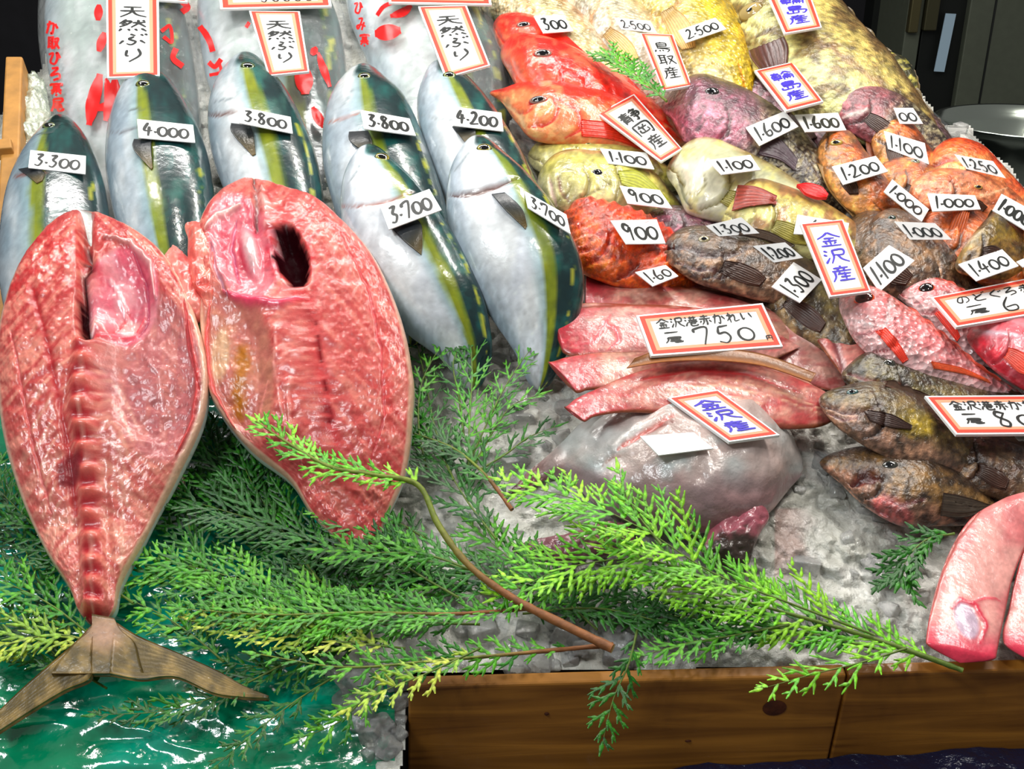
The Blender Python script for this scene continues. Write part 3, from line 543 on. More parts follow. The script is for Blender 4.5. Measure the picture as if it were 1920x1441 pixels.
# dark rockfish
drk = p_generic((70, 52, 36), (110, 84, 60), (150, 120, 96), (44, 32, 26), .7, .07, (-.2, .5), var=.8)
drg = p_generic((62, 54, 30), (100, 90, 54), (140, 120, 86), (36, 30, 22), .7, .06, (-.2, .6), var=.8)
fish('rockfish', 'purplish brown rockfish squeezed above the open mouthed dark one, left of the 1.300 card', 'fish', [(1205, 410), (1250, 388, 1228, 440), (1320, 398, 1290, 460), (1400, 428, 1370, 475), (1440, 455)], pur, .5, (.02, 0))
fish('rockfish', 'mottled brown rockfish under the four digit cards right of the Kanazawa sign', 'fish', [(1555, 460), (1600, 408, 1580, 490), (1680, 415, 1640, 555), (1750, 445, 1710, 570), (1800, 490, 1775, 570), (1840, 540)], drk, .5, (.0, 0))
fish('rockfish', 'brown rockfish with small eye beside the flat 1.000 card', 'fish', [(1618, 430), (1662, 396, 1636, 462), (1730, 420, 1690, 500), (1790, 470, 1750, 545), (1830, 530, 1810, 560), (1850, 560)], drk, .5, (.035, 0), eyes=[(1672, 408, 8, dict(iris=(50, 70, 60)))], marks=[([(1640, 440), (1670, 438), (1700, 445)], 3, (40, 26, 20), .003)])
fish('rockfish', 'greenish brown rockfish behind the 1.300 card that stands on its corner', 'fish', [(1360, 550), (1440, 500, 1415, 575), (1530, 505, 1500, 640), (1600, 545, 1570, 680), (1650, 610, 1620, 700), (1680, 680)], drg, .45, (.0, 0), eyes=[(1431, 525, 6)])
fish('rockfish', 'dark open mouthed rockfish under the left 1.300 card', 'fish', [(1235, 468), (1268, 436, 1248, 492), (1335, 428, 1300, 530), (1410, 438, 1370, 552), (1480, 468, 1445, 570), (1545, 510, 1520, 580), (1590, 570)], drk, .5, (.04, .0),
     marks=[([(1238, 466), (1285, 462), (1320, 475), (1365, 478), (1400, 466)], 5, (44, 18, 20), .005), ([(1270, 492), (1310, 505), (1360, 505), (1395, 486)], 3, (70, 34, 40), .003), ([(1300, 515), (1350, 520), (1390, 505)], 2.5, (60, 30, 34), .002)], eyes=[(1320, 449, 12, dict(iris=(150, 140, 110), pupil=.4))],
     fins=[fn('dorsal_fin', [(1385, 440, 1390, 425), (1430, 448, 1440, 434), (1480, 466, 1490, 460)], (56, 40, 26), h=(.08, .05))])
# orange rockfish group at the right
orr = p_generic((120, 56, 24), (196, 100, 40), (216, 150, 90), (230, 170, 90), .55, .05, (-.3, .5), var=.6)
orb = p_generic((206, 70, 30), (240, 110, 56), (236, 160, 100), (250, 190, 120), .4, .04, var=.5)
fish('rockfish', 'orange brown rockfish behind the 1.100 card, standing head up beside the grouper', 'fish', [(1645, 186), (1676, 196, 1632, 222), (1716, 240, 1636, 280), (1752, 295, 1665, 335), (1775, 345, 1720, 375), (1760, 400)], orr, .55, (.03, .0), eyes=[(1660, 205, 9, dict(iris=(40, 34, 28)))], fins=[fn('dorsal_fin', [(1640, 225, 1625, 230), (1645, 275, 1626, 285), (1675, 330, 1660, 340)], (120, 60, 30), h=(.04, .02), rays=12, fray=5)])
fish('rockfish', 'orange fish with bright orange open mouth under the 1.250 card', 'fish', [(1728, 315), (1765, 272, 1745, 350), (1830, 276, 1790, 378), (1880, 318, 1850, 395), (1925, 365, 1905, 420), (1960, 420)], orb, .5, (.02, 0), marks=[([(1745, 312), (1775, 298), (1800, 296)], 4, (120, 14, 10), .006), ([(1775, 330), (1790, 350), (1800, 330)], 12, (240, 70, 24), .004)])
fish('rockfish', 'brown orange rockfish lying behind the steep 1.000 card', 'fish', [(1630, 330), (1680, 300, 1655, 352), (1745, 318, 1700, 400), (1800, 360, 1760, 440), (1830, 420)], orr, .5, (.03, 0), eyes=[(1716, 303, 9, dict(iris=(150, 150, 120)))])
fish('rockfish', 'pinkish orange rockfish with sleepy eye above the level 1.000 card', 'fish', [(1700, 352), (1740, 326, 1716, 380), (1810, 326, 1775, 405), (1880, 350, 1850, 420), (1930, 390, 1910, 440), (1960, 430)], p_generic((176, 100, 60), (226, 140, 96), (230, 150, 110), (190, 80, 40), .5, .06, var=.5), .5, (.045, 0), eyes=[(1833, 351, 11, dict(iris=(190, 150, 80), sq=.5))], marks=[([(1815, 370), (1850, 368), (1890, 352)], 3, (240, 190, 150), -.002), ([(1860, 400), (1880, 385), (1905, 375)], 3, (140, 70, 30), .002)])
fish('rockfish', 'slim orange rockfish pointing up under the 1.200 card', 'fish', [(1552, 248), (1590, 252, 1533, 278), (1624, 292, 1543, 322), (1664, 345, 1572, 372), (1690, 395, 1625, 412), (1690, 430)], orr, .6, (.04, .01), eyes=[(1568, 268, 13, dict(iris=(176, 150, 70), rim=(190, 120, 60), sq=.6))],
     fins=[fn('dorsal_fin', [(1545, 310, 1532, 305), (1570, 360, 1556, 358), (1620, 415, 1606, 412)], (150, 110, 40), h=(.05, .02), rays=12, fray=6)])
fish('rockfish', 'orange gurnard like fish with tall fin below the level 1.000 card', 'fish', [(1705, 430), (1745, 392, 1722, 462), (1820, 395, 1780, 500), (1890, 430, 1850, 540), (1950, 480, 1930, 560), (1980, 530)], p_generic((150, 70, 26), (196, 96, 36), (206, 110, 50), (110, 60, 30), .6, .06, var=.6), .45, (.02, 0), fins=[fn('pectoral_fin', [(1795, 470, 1770, 465), (1810, 430, 1780, 425), (1818, 398, 1795, 392)], (190, 90, 34), h=(.04, .07), rays=6)])
fish('rockfish', 'mottled olive brown fish head with pale lips above the 1.400 card', 'fish', [(1792, 490), (1835, 428, 1805, 515), (1868, 398, 1850, 525), (1900, 415, 1895, 530), (1935, 450, 1930, 530), (1950, 500)], p_generic((96, 76, 26), (130, 106, 40), (150, 116, 60), (56, 40, 20), .7, .05, var=.7), .5, (.05, 0), marks=[([(1800, 470), (1820, 450), (1845, 430)], 6, (196, 180, 160), -.002), ([(1806, 490), (1830, 480), (1850, 475)], 4, (190, 170, 150), .002)])
fish('rockfish', 'bright orange fish at the right edge beside the cut off 1.000 card', 'fish', [(1890, 400), (1920, 395, 1900, 450), (1980, 420, 1925, 530), (2010, 480, 1970, 560), (2010, 540)], orb, .5, (.04, 0), res=.7)
sr = empty('red_fish_fin', P(1525, 358, .03), 'small bright red fin tip between the speckled fish and the slim orange one', 'fish')
sheet('fin', sr, [(1494, 346, 1500, 350), (1515, 343, 1510, 362), (1540, 350, 1532, 370), (1553, 364, 1550, 370)], (236, 40, 44), h=(.075, .065), rays=4, thick=.004)
# flatfish with their tails to the left
def p_flat(pale=(188, 142, 126), red=(168, 84, 80)):
    def f(G):
        U, V = G['U'], G['V']
        c = mix(C(*pale), C(*red), ss(.4, .68, noi(G, .02, .06))); c = mix(c, C(172, 34, 52), ss(.17, .04, U) * .85)
        c = mix(c, C(122, 66, 40), ss(.86, .97, abs(V)) * .9); c = mix(c, C(150, 60, 60), ss(.5, .66, noi(G, .03, .08, 4, 9)) * .5); c = mix(c, C(230, 190, 170), ss(.58, .7, noi(G, .05, .1, 3, 4)) * .4)
        return c * (1 + (noi(G, .25, .25, 2, 5) - .5) * .35)[..., None]
    return f
RG = 'flatfish with tails to the left'
fkw = dict(m='flat', pw=1.15, res=1.1)
M['flat'] = mat('wet_flatfish_skin', rough=.32, spec=.5, coat=.45, bump=.5, bscale=90, bdist=.002, var=.22)
veil = [([(1145, 590), (1130, 615), (1115, 640), (1075, 650)], 3, (206, 70, 84), -.001), ([(1130, 600), (1155, 620), (1160, 640), (1140, 655)], 3, (206, 60, 80), -.001)]
fish('flatfish', 'pink flatfish curving down behind the 750 sign, uppermost of the stack', 'fish', [(1262, 530), (1275, 516, 1262, 548), (1340, 518, 1320, 575), (1420, 533, 1375, 625), (1500, 568, 1420, 680), (1560, 630, 1480, 720), (1584, 690, 1545, 730), (1584, 735)], p_flat((190, 144, 132), (170, 92, 92)), .2, (.0, .0), **fkw,
     marks=[([(1290, 522), (1400, 532), (1490, 562), (1560, 625), (1580, 690)], 4, (150, 64, 56), .002), ([(1450, 602), (1485, 620), (1515, 640), (1540, 660)], 3, (236, 206, 200), -.001)])
fish('flatfish', 'flatfish with square red tail, second of the stack from the top', 'fish', [(1096, 550), (1099, 514, 1097, 592), (1160, 524, 1155, 600), (1250, 535, 1240, 625), (1350, 548, 1340, 650), (1440, 580, 1430, 680), (1500, 640)], p_flat(), .2, (.02, .012), **fkw, marks=[([(1180, 524), (1260, 534), (1340, 545), (1400, 562)], 4, (132, 70, 42), .001)])
fish('flatfish', 'flatfish with red veined tail running under the 750 sign', 'fish', [(1040, 621), (1036, 582, 1056, 662), (1100, 568, 1120, 672), (1190, 570, 1200, 670), (1300, 576, 1300, 680), (1400, 600, 1400, 690), (1500, 650)], p_flat((198, 140, 132), (190, 96, 96)), .2, (.045, .02), **fkw, marks=veil + [([(1090, 574), (1200, 570), (1300, 578)], 3, (130, 60, 44), .001)])
fish('flatfish', 'flatfish with pointed tail and brown ribbed fin along its back, below the 750 sign', 'fish', [(1050, 706), (1026, 678, 1080, 736), (1060, 670, 1100, 732), (1110, 662, 1130, 730), (1180, 660, 1200, 730), (1270, 662, 1290, 740), (1400, 672, 1410, 750), (1490, 700, 1480, 760), (1560, 750)], p_flat((192, 144, 126), (180, 96, 86)), .2, (.062, .03), **fkw,
     fins=[fn('dorsal_fin', [(1175, 690, 1190, 672), (1250, 678, 1240, 656), (1340, 676, 1330, 652), (1430, 686, 1430, 664), (1520, 716, 1530, 700)], (140, 92, 54), h=(.096, .07), rays=34, nv=8, nu=90)])
fish('flatfish', 'streaky red flatfish with narrow red tail, lowest of the stack behind the round grey fish', 'fish', [(1074, 774), (1057, 762, 1092, 788), (1078, 748, 1112, 782), (1120, 728, 1150, 775), (1190, 698, 1215, 775), (1290, 678, 1300, 785), (1400, 684, 1410, 800), (1500, 712, 1500, 805), (1560, 745, 1552, 795), (1580, 775)], p_flat((194, 126, 112), (176, 66, 66)), .24, (.075, .03), **fkw,
     marks=[([(1200, 712), (1300, 692), (1400, 700), (1500, 735)], 3, (200, 44, 50), .001), ([(1250, 730), (1350, 722), (1450, 745), (1540, 775)], 2, (226, 180, 150), -.001), ([(1260, 750), (1370, 745), (1460, 765)], 2, (226, 180, 150), -.001), ([(1380, 715), (1460, 735), (1540, 765)], 2, (226, 180, 150), -.001)])
fish('flatfish', 'pinkish flatfish with dark frilled edge, right of the stack beside the big eyed pink fish', 'fish', [(1470, 560), (1530, 570, 1515, 615), (1590, 600, 1560, 680), (1650, 636, 1610, 735), (1710, 672, 1670, 755), (1760, 715, 1740, 760), (1790, 750)], p_flat((214, 150, 140), (196, 104, 96)), .2, (.02, .02), **fkw,
     marks=[([(1545, 600), (1565, 640), (1580, 690), (1590, 730)], 7, (96, 40, 44), .002)])
# big eyed pink fish
nod = p_generic((196, 80, 70), (218, 132, 134), (226, 180, 180), (240, 210, 210), .55, .14, (-.5, .5), var=.45)
NE = dict(iris=(30, 16, 14), rim=(236, 90, 40), pupil=.35, sq=.8)
fish('rosy_seabass', 'big eyed pink fish tucked behind the 650 sign', 'fish', [(1672, 540), (1705, 524, 1688, 562), (1765, 526, 1728, 598), (1825, 565, 1775, 640), (1870, 620, 1830, 680), (1910, 690)], nod, .5, (.02, 0), 'scaly', eyes=[(1737, 540, 15, NE)], marks=[([(1770, 545), (1760, 575), (1740, 590)], 3, (226, 210, 210), -.002)],
     fins=[fn('pectoral_fin', [(1752, 588, 1768, 582), (1770, 610, 1785, 600), (1795, 640, 1800, 632)], (220, 60, 40), drape=True, rays=4)])
fish('rosy_seabass', 'big eyed pink fish with orange ringed eye just below the Kanazawa sign', 'fish', [(1574, 556), (1606, 538, 1578, 595), (1655, 550, 1605, 645), (1715, 590, 1655, 688), (1780, 640, 1725, 715), (1835, 685, 1800, 730), (1885, 718, 1870, 742), (1925, 745)], nod, .55, (.04, .01), 'scaly', eyes=[(1620, 559, 19, dict(NE, iris=(60, 20, 14)))],
     marks=[([(1668, 560), (1665, 600), (1650, 635)], 4, (214, 200, 200), .002), ([(1590, 600), (1620, 606), (1640, 612)], 2.5, (240, 226, 226), -.001), ([(1600, 625), (1630, 626), (1648, 618)], 2.5, (170, 110, 116), .001)],
     fins=[fn('pectoral_fin', [(1642, 622, 1660, 615), (1662, 645, 1682, 640), (1692, 680, 1702, 674)], (228, 70, 50), drape=True, rays=5), fn('anal_fin', [(1745, 678, 1750, 690), (1800, 690, 1810, 702), (1850, 712, 1856, 718)], (240, 110, 70), drape=True, rays=5)])
fish('rosy_seabass', 'deep pink fish with pale snout at the right edge under the 650 sign', 'fish', [(1813, 625), (1846, 598, 1828, 660), (1905, 596, 1868, 700), (1970, 620, 1930, 740), (2020, 660, 1990, 760), (2040, 720)], p_generic((206, 70, 80), (214, 100, 110), (190, 50, 64), (236, 190, 196), .4, .05, var=.4), .5, (.04, .02), 'smooth',
     marks=[([(1825, 622), (1870, 626), (1920, 630)], 6, (206, 190, 200), -.002), ([(1850, 660), (1870, 680), (1890, 700)], 8, (170, 20, 40), .002)])
# dark olive rockfish at the right front
fish('rockfish', 'dark rockfish tail end under the pink fish tails at the right edge', 'fish', [(1730, 720), (1780, 705, 1760, 760), (1850, 722, 1830, 790), (1920, 745, 1910, 800), (1970, 790)], drg, .5, (.0, 0), res=.7)
fish('rockfish', 'dark brown rockfish upper of the pair right of the flatfish stack', 'fish', [(1578, 700), (1622, 662, 1598, 728), (1685, 668, 1655, 762), (1750, 698, 1720, 780), (1810, 722, 1790, 800), (1880, 745, 1870, 810), (1920, 790)], drg, .5, (.03, .0), eyes=[(1668, 680, 12, dict(iris=(60, 60, 54), pupil=.4))],
     marks=[([(1590, 700), (1640, 715), (1700, 722)], 4, (120, 50, 50), .003), ([(1620, 672), (1632, 664), (1642, 668)], 5, (60, 40, 30), -.003)])
fish('rockfish', 'dark rockfish at the right edge below the 80 sign', 'fish', [(1750, 850), (1800, 812, 1785, 900), (1862, 815, 1850, 935), (1925, 840, 1915, 955), (1980, 880, 1975, 950), (2000, 920)], p_generic((36, 26, 26), (66, 44, 34), (96, 70, 50), (180, 150, 110), .4, .08, var=.8), .5, (.01, 0), marks=[([(1800, 870), (1840, 860), (1870, 880)], 4, (20, 14, 14), .004)])
yel = lambda G, c: mix(mix(c, C(176, 150, 50), ss(1.1, .6, ell(G['px'], G['py'], 1715, 795, 42, 30, 20)) * .9), C(170, 130, 110), ss(1.1, .5, ell(G['px'], G['py'], 1640, 825, 60, 22, 30)) * .8)
fish('rockfish', 'rockfish with yellow patch behind its dark fin, left of the 80 sign', 'fish', [(1535, 748), (1572, 726, 1556, 790), (1640, 716, 1608, 832), (1710, 738, 1675, 868), (1780, 782, 1745, 890), (1850, 830, 1820, 900), (1890, 880)], p_generic((70, 60, 36), (104, 88, 54), (146, 112, 90), (44, 34, 24), .6, .06, var=.8, extra=yel), .5, (.05, .0),
     eyes=[(1598, 735, 12, dict(iris=(60, 90, 90), sq=.6))], marks=[([(1545, 760), (1580, 772), (1620, 772), (1655, 755)], 3.5, (60, 30, 30), .004), ([(1552, 775), (1580, 785), (1620, 782)], 3, (110, 60, 60), .002)],
     fins=[fn('pectoral_fin', [(1620, 772, 1630, 790), (1665, 778, 1670, 802), (1708, 800, 1706, 806)], (60, 40, 34), drape=True, rays=6, off=.003)])
jaw = lambda G, c: mix(c, C(170, 84, 84), ss(1.15, .7, ell(G['px'], G['py'], 1672, 958, 46, 26, 25)) * .8)
fish('rockfish', 'dark rockfish with gaping reddish mouth lying on bare ice', 'fish', [(1537, 866), (1580, 842, 1568, 902), (1650, 836, 1622, 955), (1730, 852, 1690, 992), (1800, 886, 1770, 990), (1850, 925, 1835, 985), (1890, 965)], p_generic((44, 32, 26), (110, 84, 50), (150, 110, 90), (50, 38, 30), .7, .06, (-.4, .6), var=.9, extra=jaw), .55, (.01, .0),
     eyes=[(1668, 872, 15, dict(iris=(60, 60, 54), sq=.7))], marks=[([(1600, 905), (1625, 890), (1650, 895)], 12, (80, 16, 16), .010), ([(1655, 925), (1690, 945), (1735, 935)], 3.5, (110, 44, 50), .003), ([(1640, 945), (1670, 975), (1686, 985)], 5, (130, 40, 46), .003)],
     fins=[fn('pectoral_fin', [(1765, 925, 1760, 965), (1800, 932, 1805, 968), (1852, 948, 1850, 955)], (60, 50, 40), drape=True, rays=9, off=.003)])
# round grey monkfish
def p_monk(G):
    c = mix(C(182, 184, 182), C(186, 166, 160), ss(.35, .65, noi(G, .008))); c = mix(c, C(196, 214, 214), ss(.52, .68, noi(G, .012, .02, 4, 6)) * .7)
    c = mix(c, C(130, 92, 96), ss(.55, 1., G['V'] + .2 * noi(G, .02)) * .6); c = mix(c, C(100, 52, 50), ss(.24, .08, G['U']) * .85)
    c = mix(c, C(40, 26, 24), ss(.09, .02, G['U']) * .8)
    return c * (1 + (noi(G, .05, .05, 4, 5) - .5) * .3)[..., None]
r, G = fish('monkfish', 'large round pale grey monkfish lying belly up on the ice', 'fish', [(944, 935), (984, 888, 996, 912), (1052, 828, 1065, 905), (1112, 776, 1120, 960), (1200, 742, 1185, 1000), (1300, 728, 1275, 1022), (1400, 744, 1370, 1010), (1462, 786, 1440, 975), (1496, 835, 1485, 915), (1506, 878)], p_monk, .62, (.0, 0), 'smooth', res=1.6, pw=2., flat=.35,
     relief=lambda g: (fbm(n3(g['px'] * .012, g['py'] * .012, 3.), 3) - .5) * .02, marks=[([(1160, 838), (1200, 812), (1262, 778)], 5, (190, 70, 60), .004), ([(1205, 812), (1235, 800), (1262, 790)], 4, (110, 60, 56), .003), ([(1190, 855), (1150, 850), (1130, 870)], 3, (150, 120, 110), .003)])
mk = r
for st, c1, c2, lf in [([(1400, 930), (1360, 950, 1440, 960), (1325, 1000, 1425, 1000), (1315, 1035, 1410, 1040), (1335, 1062, 1400, 1068), (1385, 1078)], (150, 76, 92), (176, 110, 116), (.02, 0)),
                       ([(1180, 985), (1110, 985, 1180, 1030), (1040, 1005, 1090, 1050), (985, 1015, 1000, 1050), (960, 1030)], (150, 112, 116), (110, 60, 70), (.01, 0))]:
    g = loft(st, .5, lf, 70, 60, relief=lambda g: (fbm(n3(g['px'] * .07, g['py'] * .07, 1.), 4, 3) - .5) * .010); g['seed'] = 70
    c = mix(mix(C(*c1), C(*c2), noi(g, .04)), C(50, 42, 34), ss(.5, .66, g['U'] + .1 * g['V'] + .3 * (noi(g, .06) - .5)) * (g['px'] > 1250) * .95)
    body('pectoral_fin', g, c, M['smooth'], mk)
# pale pink flatfish in the front right corner
def p_pink(G):
    c = mix(C(222, 160, 152), C(204, 118, 118), ss(.42, .7, noi(G, .02, .015))); c = mix(c, C(206, 40, 70), ss(.2, .03, G['U']) * .85); c = mix(c, C(176, 70, 70), ss(.93, .99, abs(G['V'])) * .9)
    c = mix(c, C(190, 170, 190), ss(1.1, .8, ell(G['px'], G['py'], 1812, 1163, 22, 38, -22)) * .9)
    return c * (1 + (noi(G, .2, .2, 3, 5) - .5) * .2)[..., None]
PG = 'pale pink flatfish in the front right corner'
fish('flatfish', 'pale pink flatfish at the right edge, cut off by the frame', 'fish', [(1935, 1240), (1882, 1205, 1990, 1225), (1892, 1140, 2020, 1150), (1905, 1080, 2050, 1080), (1925, 1010, 2080, 1010), (1970, 950, 2080, 960), (2020, 920)], p_pink, .14, (.03, .03), 'flat', pw=1.2)
fish('flatfish', 'pale pink flatfish resting its tail on the wooden board', 'fish', [(1800, 1242), (1736, 1204, 1868, 1232), (1748, 1130, 1884, 1150), (1766, 1070, 1900, 1080), (1790, 1015, 1925, 1020), (1822, 970, 1960, 965), (1880, 935, 1990, 930), (1950, 915)], p_pink, .16, (.035, .03), 'flat', pw=1.2, res=1.3,
     marks=[([(1786, 1140), (1800, 1122), (1830, 1135), (1850, 1175), (1838, 1205)], 4, (206, 30, 60), -.001), ([(1820, 1130), (1850, 1120), (1875, 1125)], 3, (214, 60, 80), -.001), ([(1745, 1150), (1765, 1075), (1795, 1010), (1840, 955)], 3, (150, 70, 60), .001)])
# ---------------------------------------------------------------- ice, tarp, board
def inside(px, py, poly):
    r = np.zeros(np.shape(px), bool); n = len(poly)
    for i in range(n):
        x1, y1 = poly[i]; x2, y2 = poly[(i + 1) % n]
        if y1 == y2: continue
        c = ((y1 > py) != (y2 > py)) & (px < (x2 - x1) * (py - y1) / (y2 - y1) + x1); r ^= c
    return r
icepoly = [(20, 175), (75, 120), (200, -60), (1300, -80), (1560, 60), (1700, 150), (1770, 235), (1820, 235), (1990, 420), (2080, 1245), (768, 1262), (762, 1300), (752, 1500), (705, 1500), (690, 1440), (640, 1330), (612, 1268), (560, 1190), (620, 1120), (560, 900), (400, 700), (-60, 560), (-30, 250)]
step = 5
gx, gy = np.meshgrid(np.arange(-100, 2100, step), np.arange(-120, 1520, step)); gx = gx.astype(float); gy = gy.astype(float)
keep = inside(gx + (fbm(n3(gx * .03, gy * .03, 1.), 3) - .5) * 30, gy, icepoly)
b0 = P(gx, gy, 0 * gx); q = np.stack([b0[..., 0], np.hypot(b0[..., 1], b0[..., 2] - .95) * np.sign(b0[..., 1]), 0 * gx], -1)
hh = (fbm(q * 22, 4, 2) - .45) * .024 + (fbm(q * 90, 3, 4) - .5) * .008
cr = fbm(q * 60 + 5, 3, 7); hh = hh + np.abs(cr - .5) * .02
edge = ss(1290, 1180, gy); hh = hh * (.4 + .6 * edge)
hh = hh - .012 * ss(1262, 1300, gy) - .012
bd_, _ = seg_dist(gx, gy, icepoly + [icepoly[0]]); hh = hh - .035 * ss(22, 4, bd_) * (gy < 1000) - .012 * ss(16, 2, bd_) * (gx < 745) * (gy > 1000)
pos = P(gx, gy, hh); idx = -np.ones(gx.shape, int); idx[keep] = np.arange(keep.sum())
f = grid_faces(*gx.shape); fi = idx.ravel()[f]; f = fi[(fi >= 0).all(1)]
cc = mix(C(240, 239, 232), C(204, 204, 194), ss(.35, .65, fbm(q * 30, 4, 9))); cc = mix(cc, C(206, 168, 160), ss(.55, .7, fbm(q * 9, 3, 12)) * (gx > 1450) * (gy > 950) * .6)
iv = pos[keep]; o = mesh_obj('ice_bed', iv, f, M['ice'], None, cc[keep])
tag(o, 'bed of crushed ice covering the sloping display under the fish', 'ice', kind='stuff'); collect(iv, f)
rng = random.Random(4); vs = []; fs = []; cs = []
ico_v = None
def chunk(p, s):
    base = len(vs); pts = []
    R = [rng.uniform(.6, 1.25) for _ in range(8)]; a = rng.uniform(0, 6.28); ca, sa = math.cos(a), math.sin(a); tl = rng.uniform(-.6, .6)
    for i, (x, y, z) in enumerate([(-1, -1, -1), (1, -1, -1), (1, 1, -1), (-1, 1, -1), (-1, -1, 1), (1, -1, 1), (1, 1, 1), (-1, 1, 1)]):
        x, y, z = x * R[i] * s, y * R[(i + 3) % 8] * s * .8, z * R[(i + 5) % 8] * s * .6
        y, z = y * math.cos(tl) - z * math.sin(tl), y * math.sin(tl) + z * math.cos(tl); x, y = x * ca - y * sa, x * sa + y * ca
        vs.append(p + np.array([x, y, z]))
    for q_ in [(0, 3, 2, 1), (4, 5, 6, 7), (0, 1, 5, 4), (1, 2, 6, 5), (2, 3, 7, 6), (3, 0, 4, 7)]: fs.append([base + k for k in q_])
    g = rng.uniform(.66, .92); cs.extend([[g, g, g * .98]] * 8)
for zone, n in [([(930, 640), (1080, 640), (1080, 780), (1040, 850), (940, 880)], 26), ([(1500, 800), (1560, 800), (1700, 1000), (1760, 1100), (1730, 1240), (800, 1265), (1100, 1100), (1400, 1080), (1500, 900)], 70), ([(25, 160), (80, 150), (80, 260), (30, 270)], 26), ([(1750, 238), (1800, 235), (1810, 290), (1780, 290)], 10), ([(620, 1265), (765, 1270), (750, 1440), (700, 1440)], 24), ([(760, 1150), (1200, 1100), (1200, 1250), (780, 1260)], 26)]:
    xs = [p[0] for p in zone]; ys = [p[1] for p in zone]; k = 0
    while k < n:
        x = rng.uniform(min(xs), max(xs)); y = rng.uniform(min(ys), max(ys))
        if not bool(inside(np.array(x), np.array(y), zone)): continue
        j, i = int(round((x + 100) / step)), int(round((y + 120) / step))
        chunk(pos[i, j] + NB * .001, rng.uniform(.004, .015)); k += 1
o = mesh_obj('ice_chunks', vs, fs, M['lump'], None, np.array(cs) ** .3)
bv = o.modifiers.new('bevel', 'BEVEL'); bv.width = .0025; bv.segments = 3
tag(o, 'loose lumps of crushed ice scattered over the ice bed', 'ice', kind='stuff')
# teal tarp with wet ripples
gx, gy = np.meshgrid(np.arange(-160, 742, 5.), np.arange(640, 1620, 5.))
b0 = P(gx, gy, 0 * gx); q = np.stack([b0[..., 0], b0[..., 1] * 1.05, 0 * gx], -1)
w_ = fbm(q * np.array([7, 16, 1]), 3, 31); th = (np.abs(fbm(q * np.array([9, 24, 1]) + 3, 3, 22) - .5)) * -.030 + (w_ - .5) * .014 + (fbm(q * 70, 2, 5) - .5) * .0015
tp = P(gx, gy, th - .018); f = grid_faces(*gx.shape)
M['tarp'] = mat('wet_teal_tarp', rough=.13, spec=.8, coat=1, bump=.5, bscale=30, bdist=.004)
o = mesh_obj('teal_tarp', tp.reshape(-1, 3), f, M['tarp'], None, mix(C(0, 126, 88), C(10, 168, 140), ss(.4, .7, fbm(q * 8, 3, 3))).reshape(-1, 3))
tag(o, 'wet teal plastic tarp under the cypress branches at the lower left', 'tarp'); collect(tp.reshape(-1, 3), f)

def prism(name, quad_top, down, matl, parent=None, bev=.002):
    """slab from four top points going down by the vector"""
    t = np.array(quad_top); v = np.concatenate([t, t + down]); f = [(0, 1, 2, 3), (7, 6, 5, 4)] + [(i, i + 4, (i + 1) % 4 + 4, (i + 1) % 4) for i in range(4)]
    o = mesh_obj(name, v, [list(x) for x in f], matl, parent, smooth=False)
    if bev: b = o.modifiers.new('bevel', 'BEVEL'); b.width = bev; b.segments = 2
    return o
m = mat('planed_pine', rough=.42, spec=.4, coat=.15); nt = m.node_tree; bs = nt.nodes['Principled BSDF']
tc = nt.nodes.new('ShaderNodeTexCoord'); mp = nt.nodes.new('ShaderNodeMapping'); mp.inputs['Scale'].default_value = (1.0, 6, 14); wv = nt.nodes.new('ShaderNodeTexNoise'); wv.inputs['Scale'].default_value = 3.2; wv.inputs['Detail'].default_value = 7; wv.inputs['Distortion'].default_value = 1.2
crp = nt.nodes.new('ShaderNodeValToRGB'); crp.color_ramp.elements[0].position = .3; crp.color_ramp.elements[0].color = (*lin(C(112, 66, 18)), 1); crp.color_ramp.elements[1].position = .72; crp.color_ramp.elements[1].color = (*lin(C(196, 132, 48)), 1)
nt.links.new(tc.outputs['Object'], mp.inputs[0]); nt.links.new(mp.outputs[0], wv.inputs['Vector']); nt.links.new(wv.outputs['Fac'], crp.inputs[0]); nt.links.new(crp.outputs[0], bs.inputs['Base Color'])
bp = nt.nodes.new('ShaderNodeBump'); bp.inputs['Strength'].default_value = .3; bp.inputs['Distance'].default_value = .002; nt.links.new(wv.outputs['Fac'], bp.inputs['Height']); nt.links.new(bp.outputs[0], bs.inputs['Normal'])
M['pine'] = m; M['knot'] = mat('dark_knot', base=(84, 40, 12), rough=.5, bump=.5, bscale=200, var=.4)
hb = .012
A, Bm, Bp = P(766, 1288, hb), P(1589, 1265, hb), P(2050, 1252, hb)
bk = P(766, 1266, hb) - A; dn = np.array([0, .006, -.27])
r = empty('wooden_board', A + dn, 'long yellow pine board holding back the ice at the front, left of the joint', 'board')
prism('plank', [A, Bm - (Bm - A) * .002, Bm - (Bm - A) * .002 + bk, A + bk], dn + np.array([-.012, 0, 0]), M['pine'], r)
r2 = empty('wooden_board', Bm + dn, 'short pine board at the front right, right of the dark joint', 'board')
prism('plank', [Bm + (Bm - A) * .003, Bp, Bp + bk, Bm + (Bm - A) * .003 + bk], dn + np.array([-.012, 0, 0]), M['pine'], r2)
def disc(name, p, nrm, x, rx, ry, matl, parent, n=20, hgt=.0015):
    y = np.cross(nrm, x); v = [p + nrm * hgt] + [p + x * math.cos(2 * math.pi * i / n) * rx + y * math.sin(2 * math.pi * i / n) * ry for i in range(n)]
    return mesh_obj(name, v, [[0, i + 1, (i + 1) % n + 1] for i in range(n)], matl, parent)
nf = np.cross(Bm - A, dn); nf /= np.linalg.norm(nf); nf = nf if nf[1] < 0 else -nf
def onboard(px, py):
    d = ray(px, py); t = ((A - CAM) @ nf) / (d @ nf); return CAM + d * t
xb = (Bm - A) / np.linalg.norm(Bm - A)
